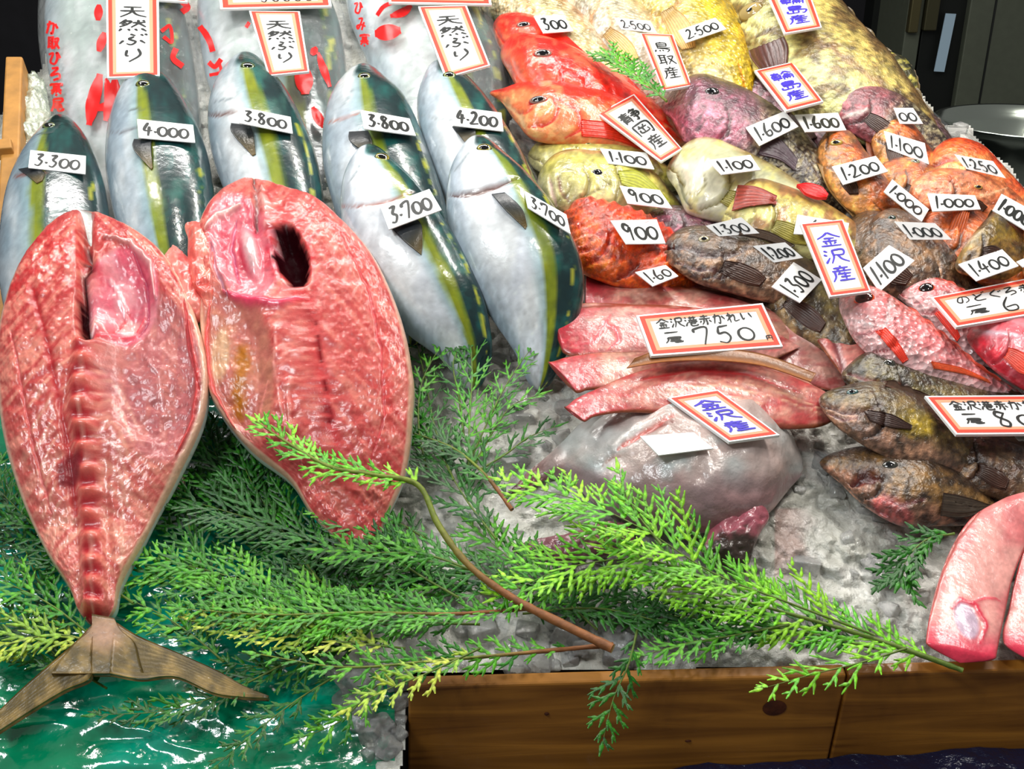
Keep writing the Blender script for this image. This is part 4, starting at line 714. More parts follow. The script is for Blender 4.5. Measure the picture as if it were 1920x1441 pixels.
disc('knot', onboard(1452, 1326) + nf * .0004, nf, xb, .011, .009, M['knot'], r)
disc('knot', onboard(1290, 1388) + nf * .0004, nf, xb, .003, .0015, M['knot'], r)
disc('knot', onboard(1025, 1337) + nf * .0004, nf, xb, .0022, .002, M['knot'], r)
# dark sheet in front of the board
gx, gy = np.meshgrid(np.arange(720, 2150, 8.), np.linspace(0, 1, 40))
fr0 = onboard(np.array(750.), np.array(1452.)); fr1 = onboard(np.array(1940.), np.array(1384.))
X = fr0[0] - .1 + (gx - 720) / 1430 * 1.0; tt = (X - fr0[0]) / (fr1[0] - fr0[0]); Y = (fr0[1] + (fr1[1] - fr0[1]) * tt) - .002 - gy * .5; Z = fr0[2] + (fr1[2] - fr0[2]) * tt - gy * .01
Z = Z - .004 + (np.abs(fbm(n3(X * 14, Y * 14, 2.), 4, 8) - .5)) * -.02
M['dark'] = mat('dark_blue_plastic_sheet', base=(16, 24, 56), rough=.22, coat=.5, bump=1, bscale=40, bdist=.01)
o = mesh_obj('plastic_sheet', np.stack([X, Y, Z], -1).reshape(-1, 3), grid_faces(*gx.shape), M['dark']); tag(o, 'crinkled dark navy plastic sheet in front of the wooden boards', 'sheet')

# ---------------------------------------------------------------- stall body, floor, wall, fridge, bowl
def box(name, c, s, matl, parent=None, bev=0):
    c = np.array(c, float); s = np.array(s, float) / 2
    v = [c + s * np.array(k) for k in [(-1, -1, -1), (1, -1, -1), (1, 1, -1), (-1, 1, -1), (-1, -1, 1), (1, -1, 1), (1, 1, 1), (-1, 1, 1)]]
    o = mesh_obj(name, v, [[0, 3, 2, 1], [4, 5, 6, 7], [0, 1, 5, 4], [1, 2, 6, 5], [2, 3, 7, 6], [3, 0, 4, 7]], matl, parent, smooth=False)
    if bev: b = o.modifiers.new('bevel', 'BEVEL'); b.width = bev; b.segments = 2
    return o
M['wall'] = mat('dark_stall_wall', base=(34, 34, 40), rough=.7, bump=.2, bscale=20, var=.2)
M['floor'] = mat('wet_concrete_floor', base=(60, 62, 60), rough=.4, bump=.4, bscale=14, var=.2)
tag(box('floor', (0, 1.5, -.03), (9, 9, .06), M['floor']), kind='structure')
tag(box('wall_back', (0, 4.2, 1.5), (9, .1, 3), M['wall']), kind='structure')
M['tray'] = mat('display_table', base=(46, 50, 50), rough=.5)
tl = [P(-60, 1560, -.05), P(700, 1560, -.05), P(780, 1258, -.05), P(2100, 1236, -.05), P(1960, 400, -.05), P(1620, 90, -.05), P(1350, -60, -.05), P(110, -60, -.05), P(90, 130, -.05), P(-60, 320, -.05)]
v = np.concatenate([tl, np.array(tl) * [1, 1, 0] + [0, 0, .0]]); n = len(tl)
o = mesh_obj('display_table', v, [list(range(n)), list(range(2 * n - 1, n - 1, -1))] + [[i, i + n, (i + 1) % n + n, (i + 1) % n] for i in range(n)], M['tray'], smooth=False)
tag(o, 'sloping display table that carries the ice and the fish', 'table')
M['steel'] = mat('brushed_steel', base=(92, 98, 84), rough=.5, metal=.15, bump=.1, bscale=60, var=.08)
M['steeldark'] = mat('dark_metal', base=(26, 30, 28), rough=.45, metal=.4)
M['bowl'] = mat('stainless_bowl', base=(190, 200, 190), rough=.22, metal=1)
M['note'] = mat('pale_blue_note', base=(178, 206, 226), rough=.6)
def at(px, py, y):
    d = ray(px, py); t = (y - CAM[1]) / d[1]; return CAM + d * t
YB = 2.6
r = empty('refrigerator', (at(1850, 200, YB)[0] + .1, YB + .3, 0), 'greenish grey steel refrigerator in the dark background at the top right', 'refrigerator')
def panel(name, x0, x1, y0, y1, Y, matl, dz=.05, par=None):
    a = at(x0, 150, Y); b = at(x1, 150, Y); a[2] = at(x0, y0, Y)[2]; b[2] = at(x1, y1, Y)[2]; return box(name, ((a[0] + b[0]) / 2, Y + dz / 2, (a[2] + b[2]) / 2), (abs(b[0] - a[0]), dz, abs(a[2] - b[2])), matl, par if par is not None else r, .004)
panel('door', 1797, 2120, -120, 520, YB, M['steel'], .5)
panel('side_panel', 1715, 1795, -120, 520, YB + .03, M['steeldark'], .45)
panel('door_frame', 1684, 1713, -120, 520, YB + .01, M['steel'], .4)
panel('hinge', 1690, 1708, -40, 62, YB - .02, mat('brass_hinge', base=(96, 90, 60), rough=.4, metal=.6), .03)
panel('hinge', 1718, 1742, -40, 58, YB - .01, mat('brass_plate', base=(80, 78, 56), rough=.4, metal=.6), .03)
panel('gasket', 1842, 1846, -120, 520, YB - .004, M['steeldark'], .01)
o = panel('notice_strip', 1762, 1784, 25, 135, YB - .012, M['note'], .006, False) if False else None
a = at(1762, 26, YB - .01); b = at(1785, 135, YB - .01)
o = box('notice_strip', ((a[0] + b[0]) / 2, YB - .0, (a[2] + b[2]) / 2), (.034, .004, abs(a[2] - b[2])), M['note']); o.rotation_euler = (0, math.radians(3), 0)
tag(o, 'narrow pale blue strip of paper stuck to the dark side of the refrigerator', 'notice')
# dark shelf pillars
for x0, x1, nm, lb in [(1640, 1678, 'steel_post', 'dark metal post left of the refrigerator')]:
    a = at(x0, 0, YB + .3); b = at(x1, 0, YB + .3); o = box(nm, ((a[0] + b[0]) / 2, YB + .35, 1.2), (b[0] - a[0], .1, 2.4), M['steeldark']); tag(o, lb, 'post')
# bowl on a side table
bc = at(1936, 226, 1.05); R0 = 166 * depth(bc) / F
r = empty('steel_bowl', bc - np.array([0, 0, .16]), 'large stainless steel bowl on a side table at the right edge', 'bowl')
prof = [(.30, -.16), (.55, -.158), (.75, -.13), (.90, -.08), (.97, -.03), (1.0, 0), (1.05, .002), (1.06, -.003), (1.0, -.006), (.96, -.03), (.88, -.08), (.72, -.125), (.5, -.150), (0.01, -.152)]
prof = [(.01, -.16)] + prof; NA = 64; vs2 = []
for rr_, z in prof:
    for j in range(NA): a = 2 * math.pi * j / NA; vs2.append(bc + np.array([math.cos(a) * R0 * rr_, math.sin(a) * R0 * rr_, z]))
mesh_obj('bowl', vs2, grid_faces(len(prof), NA, True), M['bowl'], r)
zt = bc[2] - .162
r = empty('side_table', (bc[0] + .1, bc[1] + .1, 0), 'dark side table under the steel bowl behind the display', 'table')
box('tabletop', (bc[0] + .1, bc[1] + .1, zt - .02), (.62, .7, .04), M['steeldark'], r, .003)
for sx in (-.27, .27):
    for sy in (-.3, .3): box('leg', (bc[0] + .1 + sx, bc[1] + .1 + sy, (zt - .04) / 2), (.04, .04, zt - .04), M['steeldark'], r)
# wooden rail at the left
a = P(26, 105, .05); b = P(4, 620, .03)
M['bamboo'] = mat('yellow_wood', base=(180, 128, 60), rough=.5, bump=.3, bscale=60, var=.25)
x = np.array([.013, 0, 0]); v = [a - x, a + x, b + x, b - x]; 
r = empty('wooden_post', b - NB * .05, 'yellow wooden rail along the left edge of the display', 'rail')
prism('rail', v, -NB * .05, M['bamboo'], r, .003)
prism('crossbar', [P(-30, 262, .052), P(20, 258, .052), P(22, 276, .052), P(-30, 280, .052)], -NB * .02, M['bamboo'], r, .002)
# bag of ice behind the left fish
g = loft([(58, 142), (30, 160, 82, 150), (22, 200, 92, 195), (22, 240, 100, 235), (40, 280, 100, 275), (70, 300)], .6, (0, 0), 60, 60, relief=lambda g: (fbm(n3(g['px'] * .09, g['py'] * .09, 1.), 3) - .5) * .025); g['seed'] = 3
r = root_of('ice_bag', g, 'clear lumpy bag of ice between the wooden rail and the bagged fish', 'bag')
body('film', g, mix(C(150, 160, 140), C(196, 204, 186), noi(g, .08)), M['ice'], r)
# ---------------------------------------------------------------- cards with brush writing
V0 = np.concatenate(ALLV); F0 = np.concatenate(ALLF)
WORLD = BVHTree.FromPolygons(V0.tolist(), F0.tolist())
def card_plane(cn, pull=1):
    """turn the four seen corners into a real flat card: the tilt that makes it rectangular and lies closest to the bed"""
    cn = np.array(cn, float); c = cn.mean(0); h = WORLD.ray_cast(Vector(CAM), Vector(ray(*c)))
    p0 = np.array(h[0]) if h[0] is not None else P(c[0], c[1], .05)
    z = depth(p0); e1 = ((cn[1] + cn[2]) - (cn[0] + cn[3])) / 2 * z / F; e2 = ((cn[2] + cn[3]) - (cn[0] + cn[1])) / 2 * z / F
    pdt = -(e1 @ e2); best = None
    L = max(np.linalg.norm(e1), np.linalg.norm(e2))
    for s in np.concatenate([-np.geomspace(.0005, L * 2, 150), np.geomspace(.0005, L * 2, 150)]):
        a, b = s, pdt / s
        E1 = RT * e1[0] - UP * e1[1] + FW * a; E2 = RT * e2[0] - UP * e2[1] + FW * b
        n = np.cross(E2, E1); n /= np.linalg.norm(n)
        rt_ = np.linalg.norm(E1) / np.linalg.norm(E2); rt_ = max(rt_, 1 / rt_); sc = n @ NB - .25 * max(0, rt_ - 2.6) - .25 * max(0, 1.4 - rt_)
        if n @ ray(*c) < -.3 and (best is None or sc > best[0]): best = (sc, n, E1, E2)
    if best is None: best = (0, NB, P(*cn[1], .05) - P(*cn[0], .05), P(*cn[3], .05) - P(*cn[0], .05))
    n = best[1]
    if n @ NB < .93: n = n + NB * 1.2; n /= np.linalg.norm(n)
    def plane_pts(dd):
        r_ = ray(cn[:, 0], cn[:, 1]); t = dd / (r_ @ n); return CAM + r_ * t[:, None]
    dd = (p0 - CAM) @ n; k = 1.0
    for a in np.linspace(0.05, .95, 7):
        for b in np.linspace(.05, .95, 5):
            q = (cn[0] * (1 - a) + cn[1] * a) * (1 - b) + (cn[3] * (1 - a) + cn[2] * a) * b
            d = ray(*q); t = dd / (d @ n); hh_ = WORLD.ray_cast(Vector(CAM), Vector(d))
            if hh_[0] is not None: k = min(k, (hh_[3] - .0015) / t)
    k = max(k, .93); return plane_pts(dd * k * pull), n
def card(corners, text, label, kind='small', vertical=False, ink='ink', name='price_card', group=None, cat='price card', pull=1):
    c4, n = card_plane(corners, pull)
    org = c4[0]; ex = ((c4[1] - c4[0]) + (c4[2] - c4[3])) / 2; ey = ((c4[3] - c4[0]) + (c4[2] - c4[1])) / 2
    wx, wy = np.linalg.norm(ex), np.linalg.norm(ey)
    def pt(u, v, h=0): return (c4[0] * (1 - u) + c4[1] * u) * (1 - v) + (c4[3] * (1 - u) + c4[2] * u) * v + n * h
    r = empty(name, pt(.5, .5), label, cat, group)
    th = .0012 if kind == 'small' else .003
    v = [pt(u, v_, h) for h in (0, -th) for (u, v_) in ((0, 0), (1, 0), (1, 1), (0, 1))]
    cardo = mesh_obj('card', v, [[3, 2, 1, 0], [4, 5, 6, 7], [0, 1, 5, 4], [1, 2, 6, 5], [2, 3, 7, 6], [3, 0, 4, 7]], M['card'], r, smooth=False)
    if kind != 'small':
        bw = .075 * min(wx, wy)
        for (ins, wd_, mt, hgt) in ((.5 * bw, 1.0 * bw, 'red', .0003), (1.5 * bw, .9 * bw, 'orange', .0003)):
            vs, fs = [], []
            for a in (ins, ins + wd_):
                ux, vy = a / wx, a / wy; vs += [pt(ux, vy, hgt), pt(1 - ux, vy, hgt), pt(1 - ux, 1 - vy, hgt), pt(ux, 1 - vy, hgt)]
            fs = [[(i + 1) % 4, i, i + 4, (i + 1) % 4 + 4] for i in range(4)]
            mesh_obj('border', vs, fs, M[mt], r, smooth=False).parent = cardo
    if text:
        strokes = text if isinstance(text, list) else layout(text, wx, wy, vertical, kind != 'small')
        brush(strokes, pt, wx, wy, ink, r).parent = cardo
    return r, pt
def brush(strokes, pt, wx, wy, ink, parent, name='writing'):
    vs, fs = [], []; k = 0
    for pts, w in strokes:
        pts = np.array(pts, float)
        if len(pts) == 1: pts = np.array([pts[0] - [.004, 0], pts[0] + [.004, .01]])
        s = np.linspace(0, 1, len(pts)); q = np.linspace(0, 1, max(4, 6 * (len(pts) - 1))); c = cubic(s, pts, q)
        m_ = c * [wx, wy]; t = np.gradient(m_, axis=0); t /= np.linalg.norm(t, axis=1, keepdims=True) + 1e-9
        nn = np.stack([-t[:, 1], t[:, 0]], -1); prof_ = w * (1.1 - .55 * q) * (.55 + .45 * np.minimum(1, q * 8))
        h = .0005 + .00005 * (k % 6); k += 1; b = len(vs)
        for i in range(len(q)):
            for sg in (-1, 1):
                a = (m_[i] + sg * nn[i] * prof_[i] / 2) / [wx, wy]; vs.append(pt(a[0], a[1], h))
        fs += [[b + 2 * i, b + 2 * i + 1, b + 2 * i + 3, b + 2 * i + 2] for i in range(len(q) - 1)]
    return mesh_obj(name, vs, fs, M[ink], parent, smooth=False)
def ring(cx, cy, rx, ry, n=10, a0=-1.9): return [(cx + rx * math.cos(a0 - 2 * math.pi * i * 1.04 / n), cy + ry * math.sin(a0 - 2 * math.pi * i * 1.04 / n)) for i in range(n + 1)]
D = {'0': [ring(.5, .6, .42, .34)], '1': [[(.55, 0), (.35, 1)]], '.': [[(.1, .70), (.9, .66)]],
     '2': [[(.15, .2), (.5, .05), (.7, .3), (.35, .75), (.1, .95), (.95, .88)]], '3': [[(.15, .1), (.7, .08), (.4, .42), (.75, .62), (.5, .95), (.1, .9)]],
     '4': [[(.45, .02), (.1, .6), (.9, .58)], [(.6, .3), (.5, 1)]], '5': [[(.3, .1), (.22, .45), (.6, .42), (.78, .7), (.5, .98), (.1, .88)], [(.3, .1), (.85, .05)]],
     '6': [[(.6, 0), (.2, .5), (.25, .9), (.7, .9), (.75, .6), (.25, .65)]], '7': [[(.1, .3), (.15, .12), (.85, .08), (.45, 1)]],
     '8': [[(.75, .15), (.4, .05), (.25, .3), (.7, .65), (.55, .95), (.2, .85), (.35, .55), (.78, .12)]], '9': [[(.75, .2), (.4, .05), (.2, .3), (.45, .5), (.75, .25), (.6, 1)]]}
K = {
'天': [[(.2, .12), (.82, .1)], [(.08, .45), (.92, .42)], [(.5, .12), (.45, .55), (.08, .98)], [(.5, .45), (.65, .75), (.98, .95)]],
'然': [[(.3, 0), (.05, .35)], [(.2, .15), (.46, .15), (.3, .42), (.05, .62)], [(.18, .24), (.3, .32)], [(.12, .36), (.24, .42)], [(.5, .26), (.95, .22)], [(.7, .02), (.68, .32), (.45, .64)], [(.7, .26), (.95, .6)], [(.85, .05), (.93, .14)], [(.12, .75), (.03, .96)], [(.35, .77), (.4, .93)], [(.58, .76), (.66, .92)], [(.8, .73), (.97, .96)]],
'ぶ': [[(.42, .02), (.6, .14)], [(.55, .22), (.38, .42), (.6, .62), (.45, .86), (.28, .78)], [(.18, .52), (.04, .8)], [(.75, .5), (.92, .75)], [(.78, .02), (.86, .14)], [(.92, -.02), (1, .1)]],
'り': [[(.3, .1), (.26, .5), (.36, .55)], [(.68, .0), (.74, .5), (.36, 1)]],
'金': [[(.5, 0), (.3, .22), (.02, .42)], [(.5, 0), (.72, .22), (.98, .4)], [(.28, .42), (.72, .42)], [(.2, .62), (.8, .62)], [(.5, .42), (.5, .92)], [(.28, .7), (.36, .84)], [(.74, .7), (.64, .84)], [(.08, .95), (.92, .95)]],
'沢': [[(.08, .08), (.22, .2)], [(.03, .35), (.16, .46)], [(.02, .96), (.24, .6)], [(.4, .1), (.86, .08), (.84, .42), (.44, .42)], [(.42, .1), (.42, .55), (.26, .97)], [(.6, .42), (.72, .72), (1, .96)]],
'産': [[(.5, -.02), (.5, .12)], [(.18, .14), (.82, .12)], [(.35, .17), (.4, .28)], [(.66, .17), (.58, .28)], [(.1, .33), (.92, .32)], [(.2, .33), (.18, .7), (.02, 1)], [(.42, .42), (.3, .58)], [(.36, .52), (.86, .52)], [(.38, .72), (.8, .72)], [(.28, .95), (.95, .94)], [(.6, .42), (.6, .94)]],
'静': [[(.05, .15), (.48, .13)], [(.08, .28), (.45, .26)], [(.02, .42), (.5, .4)], [(.27, .02), (.27, .42)], [(.12, .52), (.1, .95)], [(.12, .52), (.42, .52), (.42, .95)], [(.14, .65), (.4, .65)], [(.14, .78), (.4, .78)], [(.72, 0), (.56, .22)], [(.64, .12), (.86, .12), (.76, .26)], [(.6, .32), (.9, .32), (.9, .62), (.6, .62)], [(.52, .47), (1, .46)], [(.76, .28), (.76, .92), (.64, .88)]],
'岡': [[(.12, .08), (.1, .98)], [(.12, .08), (.9, .08), (.9, .95), (.78, .9)], [(.36, .2), (.42, .32)], [(.66, .18), (.58, .32)], [(.26, .38), (.76, .38)], [(.5, .38), (.5, .74)], [(.3, .52), (.3, .76), (.74, .76), (.74, .52)]],
'鳥': [[(.5, 0), (.42, .1)], [(.25, .1), (.25, .62)], [(.25, .1), (.75, .1), (.75, .42)], [(.25, .26), (.74, .26)], [(.25, .42), (.74, .42)], [(.25, .58), (.95, .58)], [(.25, .58), (.85, .72), (.72, .98)], [(.12, .75), (.05, .95)], [(.32, .78), (.34, .9)], [(.48, .76), (.52, .88)]],
'取': [[(.05, .1), (.55, .1)], [(.15, .1), (.15, .8)], [(.42, .1), (.42, .98)], [(.15, .32), (.42, .32)], [(.15, .54), (.42, .54)], [(.02, .82), (.52, .72)], [(.55, .25), (.9, .22), (.55, .95)], [(.6, .35), (.98, .95)]],
'輪': [[(.05, .12), (.42, .12)], [(.08, .28), (.08, .62), (.4, .62), (.4, .28), (.08, .28)], [(.08, .45), (.4, .45)], [(.02, .78), (.46, .76)], [(.24, 0), (.24, .98)], [(.72, 0), (.5, .3)], [(.72, 0), (.98, .3)], [(.62, .34), (.84, .34)], [(.55, .5), (.52, .98)], [(.55, .5), (.94, .5), (.94, .96)], [(.68, .52), (.68, .9)], [(.8, .52), (.8, .9)], [(.56, .7), (.92, .7)]],
'島': [[(.5, 0), (.42, .08)], [(.25, .1), (.25, .56)], [(.25, .1), (.75, .1), (.75, .38)], [(.25, .24), (.74, .24)], [(.25, .38), (.74, .38)], [(.25, .54), (.95, .54), (.88, .92), (.76, .88)], [(.15, .66), (.15, .9), (.62, .9)], [(.38, .62), (.38, .9)], [(.62, .66), (.62, .9)]],
'一': [[(.1, .5), (.9, .45)]],
'尾': [[(.2, .05), (.88, .05), (.86, .26), (.22, .26)], [(.2, .05), (.2, .5), (.02, .98)], [(.76, .32), (.36, .4)], [(.32, .54), (.9, .5)], [(.26, .7), (.96, .66)], [(.58, .36), (.58, .9), (.98, .88), (.98, .76)]],
'港': [[(.08, .08), (.2, .2)], [(.03, .35), (.15, .46)], [(.02, .96), (.22, .6)], [(.35, .18), (.95, .16)], [(.3, .4), (1, .38)], [(.5, .04), (.5, .4)], [(.76, .04), (.76, .4)], [(.46, .4), (.28, .66)], [(.76, .4), (.98, .62)], [(.45, .58), (.78, .58), (.76, .74), (.46, .74)], [(.46, .58), (.46, .95), (.92, .94), (.92, .82)]],
'赤': [[(.2, .15), (.8, .14)], [(.5, 0), (.5, .38)], [(.06, .38), (.94, .37)], [(.42, .4), (.38, .7), (.2, .95)], [(.6, .4), (.6, .94), (.5, .9)], [(.2, .55), (.08, .76)], [(.8, .54), (.95, .74)]],
'か': [[(.05, .3), (.6, .25), (.5, .95), (.35, .85)], [(.32, .02), (.05, .95)], [(.75, .25), (.95, .6)]],
'れ': [[(.25, .02), (.25, .98)], [(.05, .3), (.38, .26), (.02, .8)], [(.3, .5), (.6, .25), (.66, .5), (.6, .85), (.98, .78)]],
'い': [[(.15, .15), (.18, .75), (.35, .65)], [(.75, .2), (.9, .65)]],
'の': [[(.55, .2), (.35, .8), (.1, .65), (.35, .15), (.8, .2), (.85, .65), (.55, .9)]],
'ど': [[(.25, .05), (.35, .4)], [(.8, .2), (.2, .6), (.3, .9), (.85, .9)], [(.8, -.02), (.88, .08)], [(.92, -.05), (1, .05)]],
'ぐ': [[(.7, .02), (.2, .48), (.7, .98)], [(.78, .25), (.86, .36)], [(.92, .2), (1, .3)]],
'ろ': [[(.2, .1), (.7, .08), (.15, .6), (.7, .5), (.8, .8), (.35, .98)]],
'円': [[(.1, .1), (.1, .95)], [(.1, .1), (.9, .1), (.9, .95)], [(.5, .1), (.5, .5)], [(.1, .5), (.9, .5)]],
'ひ': [[(.05, .2), (.4, .15), (.2, .75), (.55, .9), (.75, .5), (.7, .1), (.98, .5)]], 'み': [[(.2, .1), (.6, .1), (.2, .85), (.05, .65), (.5, .55), (.95, .7)], [(.8, .35), (.55, .98)]],
'寒': [[(.5, 0), (.5, .1)], [(.1, .25), (.1, .12), (.9, .12), (.9, .25)], [(.2, .3), (.8, .3)], [(.2, .44), (.8, .44)], [(.05, .58), (.95, .58)], [(.36, .2), (.36, .58)], [(.64, .2), (.64, .58)], [(.4, .58), (.1, .85)], [(.6, .58), (.9, .85)], [(.45, .7), (.55, .76)], [(.42, .88), (.58, .96)]],
}
def layout(text, wx, wy, vertical, bordered):
    out = []; n = len(text)
    if vertical:
        a = .15 if bordered else .06; hgt = (1 - 2 * a) / n
        for i, ch in enumerate(text):
            for s in K[ch]: out.append(([(.22 + .56 * x, a + (i + .08 + .84 * y) * hgt) for x, y in s], .062 * wx))
    else:
        wdt = {'1': .5, '.': .34}; ws = [wdt.get(c, 1.0) for c in text]; tot = sum(ws); x0 = .09; sc = .82 / tot
        for ch, w_ in zip(text, ws):
            for s in D[ch]: out.append(([(x0 + (x * .96 + .02) * sc * w_ + (.5 - y) * .03, .14 + .72 * y) for x, y in s], .10 * wy))
            x0 += w_ * sc
    return out
def place(ch, x, y, w, h, lw): return [([(x + w * a, y + h * b) for a, b in s], lw) for s in (K.get(ch) or D[ch])]

PC = 'small white price cards'
cards = [
 ([(57, 281), (161, 292), (160, 326), (53, 314)], '3.300', 'white card reading 3.300 on the yellowtail at the far left'),
 ([(257, 223), (362, 234), (366, 267), (260, 258)], '4.000', 'white card reading 4.000 on the second yellowtail from the left'),
 ([(445, 199), (545, 219), (549, 250), (449, 230)], '3.800', 'white card reading 3.800 on the third yellowtail from the left'),
 ([(676, 206), (768, 222), (780, 254), (683, 241)], '3.800', 'white card reading 3.800 on the middle yellowtail'),
 ([(845, 199), (940, 211), (944, 246), (850, 235)], '4.200', 'white card reading 4.200 on the yellowtail right of the middle'),
 ([(713, 387), (805, 354), (828, 393), (729, 430)], '3.700', 'tilted white card reading 3.700 on the nearest yellowtail of the left pair'),
 ([(983, 357), (1062, 402), (1070, 438), (990, 389)], '3.700', 'white card reading 3.700 sloping down the back of the nearest right yellowtail'),
 ([(1001, 30), (1057, 28), (1075, 58), (1019, 62)], '300', 'white card reading 300 above the red fish in the back row'),
 ([(1151, 33), (1219, 39), (1232, 62), (1165, 55)], '2.500', 'white card reading 2.500 on the pale bream, left of the golden one'),
 ([(1272, 57), (1341, 33), (1362, 54), (1286, 80)], '2.500', 'white card reading 2.500 on the golden yellow bream'),
 ([(1398, 239), (1471, 208), (1497, 237), (1424, 273)], '1.600', 'tilted white card reading 1.600 on the large purple rockfish'),
 ([(1490, 215), (1571, 211), (1587, 244), (1510, 247)], '1.600', 'level white card reading 1.600 right of the other 1.600 card'),
 ([(1675, 202), (1712, 202), (1731, 232), (1687, 232)], '00', 'half hidden white card ending in 00 behind the orange rockfish'),
 ([(1657, 245), (1734, 268), (1742, 308), (1665, 279)], '1.100', 'white card reading 1.100 on the upper orange brown rockfish'),
 ([(1560, 312), (1642, 292), (1665, 321), (1581, 346)], '1.200', 'white card reading 1.200 on the slim orange rockfish'),
 ([(1789, 289), (1862, 302), (1886, 334), (1810, 316)], '1.250', 'white card reading 1.250 on the orange fish near the steel bowl'),
 ([(1673, 336), (1742, 392), (1728, 416), (1657, 359)], '1.000', 'steeply tilted white card reading 1.000 right of the slim orange rockfish'),
 ([(1739, 362), (1828, 366), (1839, 392), (1749, 396)], '1.000', 'level white card reading 1.000 below the sleepy eyed pink orange rockfish'),
 ([(1878, 363), (1946, 400), (1930, 436), (1861, 394)], '1.000', 'white card reading 1.000 cut off by the right edge'),
 ([(1326, 300), (1407, 290), (1426, 318), (1353, 327)], '1.100', 'white card reading 1.100 on the silvery yellow fish'),
 ([(1323, 423), (1390, 407), (1424, 437), (1348, 443)], '1.300', 'white card reading 1.300 on the dark open mouthed rockfish'),
 ([(1125, 278), (1212, 286), (1227, 317), (1141, 306)], '1.100', 'white card reading 1.100 on the upper yellow grey fish, below the red fish'),
 ([(1162, 348), (1237, 356), (1261, 391), (1177, 381)], '900', 'white card reading 900 on the yellow grey fish'),
 ([(1145, 413), (1231, 411), (1248, 456), (1174, 457)], '900', 'white card reading 900 on the bright orange fish'),
 ([(1191, 510), (1248, 496), (1272, 517), (1224, 536)], '1.60', 'small white card reading 1.60 tucked behind the flatfish stack'),
 ([(1411, 461), (1472, 454), (1506, 483), (1451, 492)], '1.200', 'white card reading 1.200 left of the Kanazawa sign'),
 ([(1447, 537), (1488, 491), (1541, 524), (1500, 567)], '1.300', 'white card reading 1.300 turned on its corner, lower left of the Kanazawa sign'),
 ([(1618, 502), (1667, 459), (1715, 488), (1649, 547)], '1.100', 'white card reading 1.100 turned on its corner, right of the Kanazawa sign'),
 ([(1676, 415), (1753, 418), (1785, 449), (1706, 449)], '1.000', 'white card reading 1.000 with bold figures right above the corner turned 1.100 card'),
 ([(1797, 495), (1879, 467), (1910, 498), (1831, 526)], '1.400', 'white card reading 1.400 below the mottled olive fish head'),
 ([(1906, 490), (1935, 478), (1950, 492), (1918, 500)], None, 'sliver of a blank white card at the right edge beside the 1.400 card'),
 ([(1495, 402), (1592, 418), (1588, 442), (1488, 438)], '1.', 'white card mostly hidden behind the Kanazawa sign'),
 ([(1200, 817), (1300, 810), (1338, 840), (1235, 853)], None, 'blank white card lying on the round grey monkfish'),
]
for c, t, l in cards: card(c, t, l, group=PC)
SG = 'red bordered origin signs'
for c, t, ink, l in [
 ([(199, -14), (297, -10), (299, 142), (201, 146)], '天然ぶり', 'ink', 'red bordered upright sign in black writing on the left bagged yellowtail'),
 ([(467, 20), (562, 21), (580, 134), (503, 142)], '天然ぶり', 'ink', 'red bordered upright sign in black writing on the middle bagged yellowtail'),
 ([(784, 12), (875, 10), (919, 122), (835, 146)], '天然ぶり', 'ink', 'red bordered upright sign in black writing on the right bagged yellowtail'),
 ([(1120, 213), (1189, 176), (1279, 279), (1240, 303)], '静岡産', 'ink', 'red bordered tilted sign with black characters on the lowest red fish'),
 ([(1200, 62), (1262, 65), (1297, 160), (1243, 170)], '鳥取産', 'ink', 'narrow red bordered sign between the pale and the golden bream'),
 ([(1436, -15), (1516, -20), (1541, 51), (1471, 63)], '輪島産', 'blue', 'red bordered sign with blue writing at the top on the large grouper'),
 ([(1415, 132), (1486, 116), (1544, 190), (1474, 208)], '輪島産', 'blue', 'red bordered sign with blue writing above the two 1.600 cards'),
 ([(1500, 419), (1581, 411), (1633, 546), (1556, 556)], '金沢産', 'blue', 'red bordered Kanazawa sign with blue characters standing among the dark rockfish'),
 ([(1252, 745), (1346, 730), (1462, 815), (1367, 828)], '金沢産', 'blue', 'red bordered sign with blue characters lying on the round grey monkfish')]:
    card(c, t, l, 'big', True, ink, 'origin_sign', SG, 'sign', pull=.978 if 'standing' in l else 1)
lw = .0028
def rows(top, left, big): 
    s = []
    for i, ch in enumerate(top): s += place(ch, .12 + i * .76 / len(top), .15, .70 / len(top), .24, .0024)
    for i, ch in enumerate(left): s += place(ch, .14, .44 + i * .17, .13, .13 if ch != '一' else .12, .0024)
    for i, ch in enumerate(big): s += place(ch, .36 + i * .5 / len(big), .42, .42 / len(big), .42, .0034)
    return s
BGp = 'red bordered price signs'
for c, t, l in [
 ([(1193, 591), (1430, 568), (1468, 649), (1221, 667)], rows('金沢港赤かれい', '一尾', '750') + place('円', .9, .74, .05, .12, .0018), 'wide red bordered price sign reading 750 on the flatfish stack'),
 ([(1745, 557), (2010, 505), (2058, 568), (1793, 613)], rows('のどぐろ赤かい', '一尾', '650'), 'wide red bordered price sign reading 650 at the right edge'),
 ([(1734, 742), (1985, 740), (2045, 812), (1793, 814)], rows('金沢港赤かれい', '一尾', '800'), 'wide red bordered sign reading 80, cut off at right above the dark rockfish'),
 ([(408, -45), (612, -48), (622, 12), (413, 17)], rows('天然ぶ', '', '50000'), 'top edge price sign above the middle bagged yellowtail'),
 ([(727, -45), (912, -48), (922, 9), (729, 5)], rows('天然ぶ', '', '40000'), 'top edge price sign above the right bagged yellowtail'),
 ([(200, -60), (348, -50), (352, 4), (200, -6)], rows('天然ぶ', '', '30000'), 'top edge price sign above the left bagged yellowtail')]:
    card(c, t, l, 'big', False, 'ink', 'price_sign', BGp, 'sign')
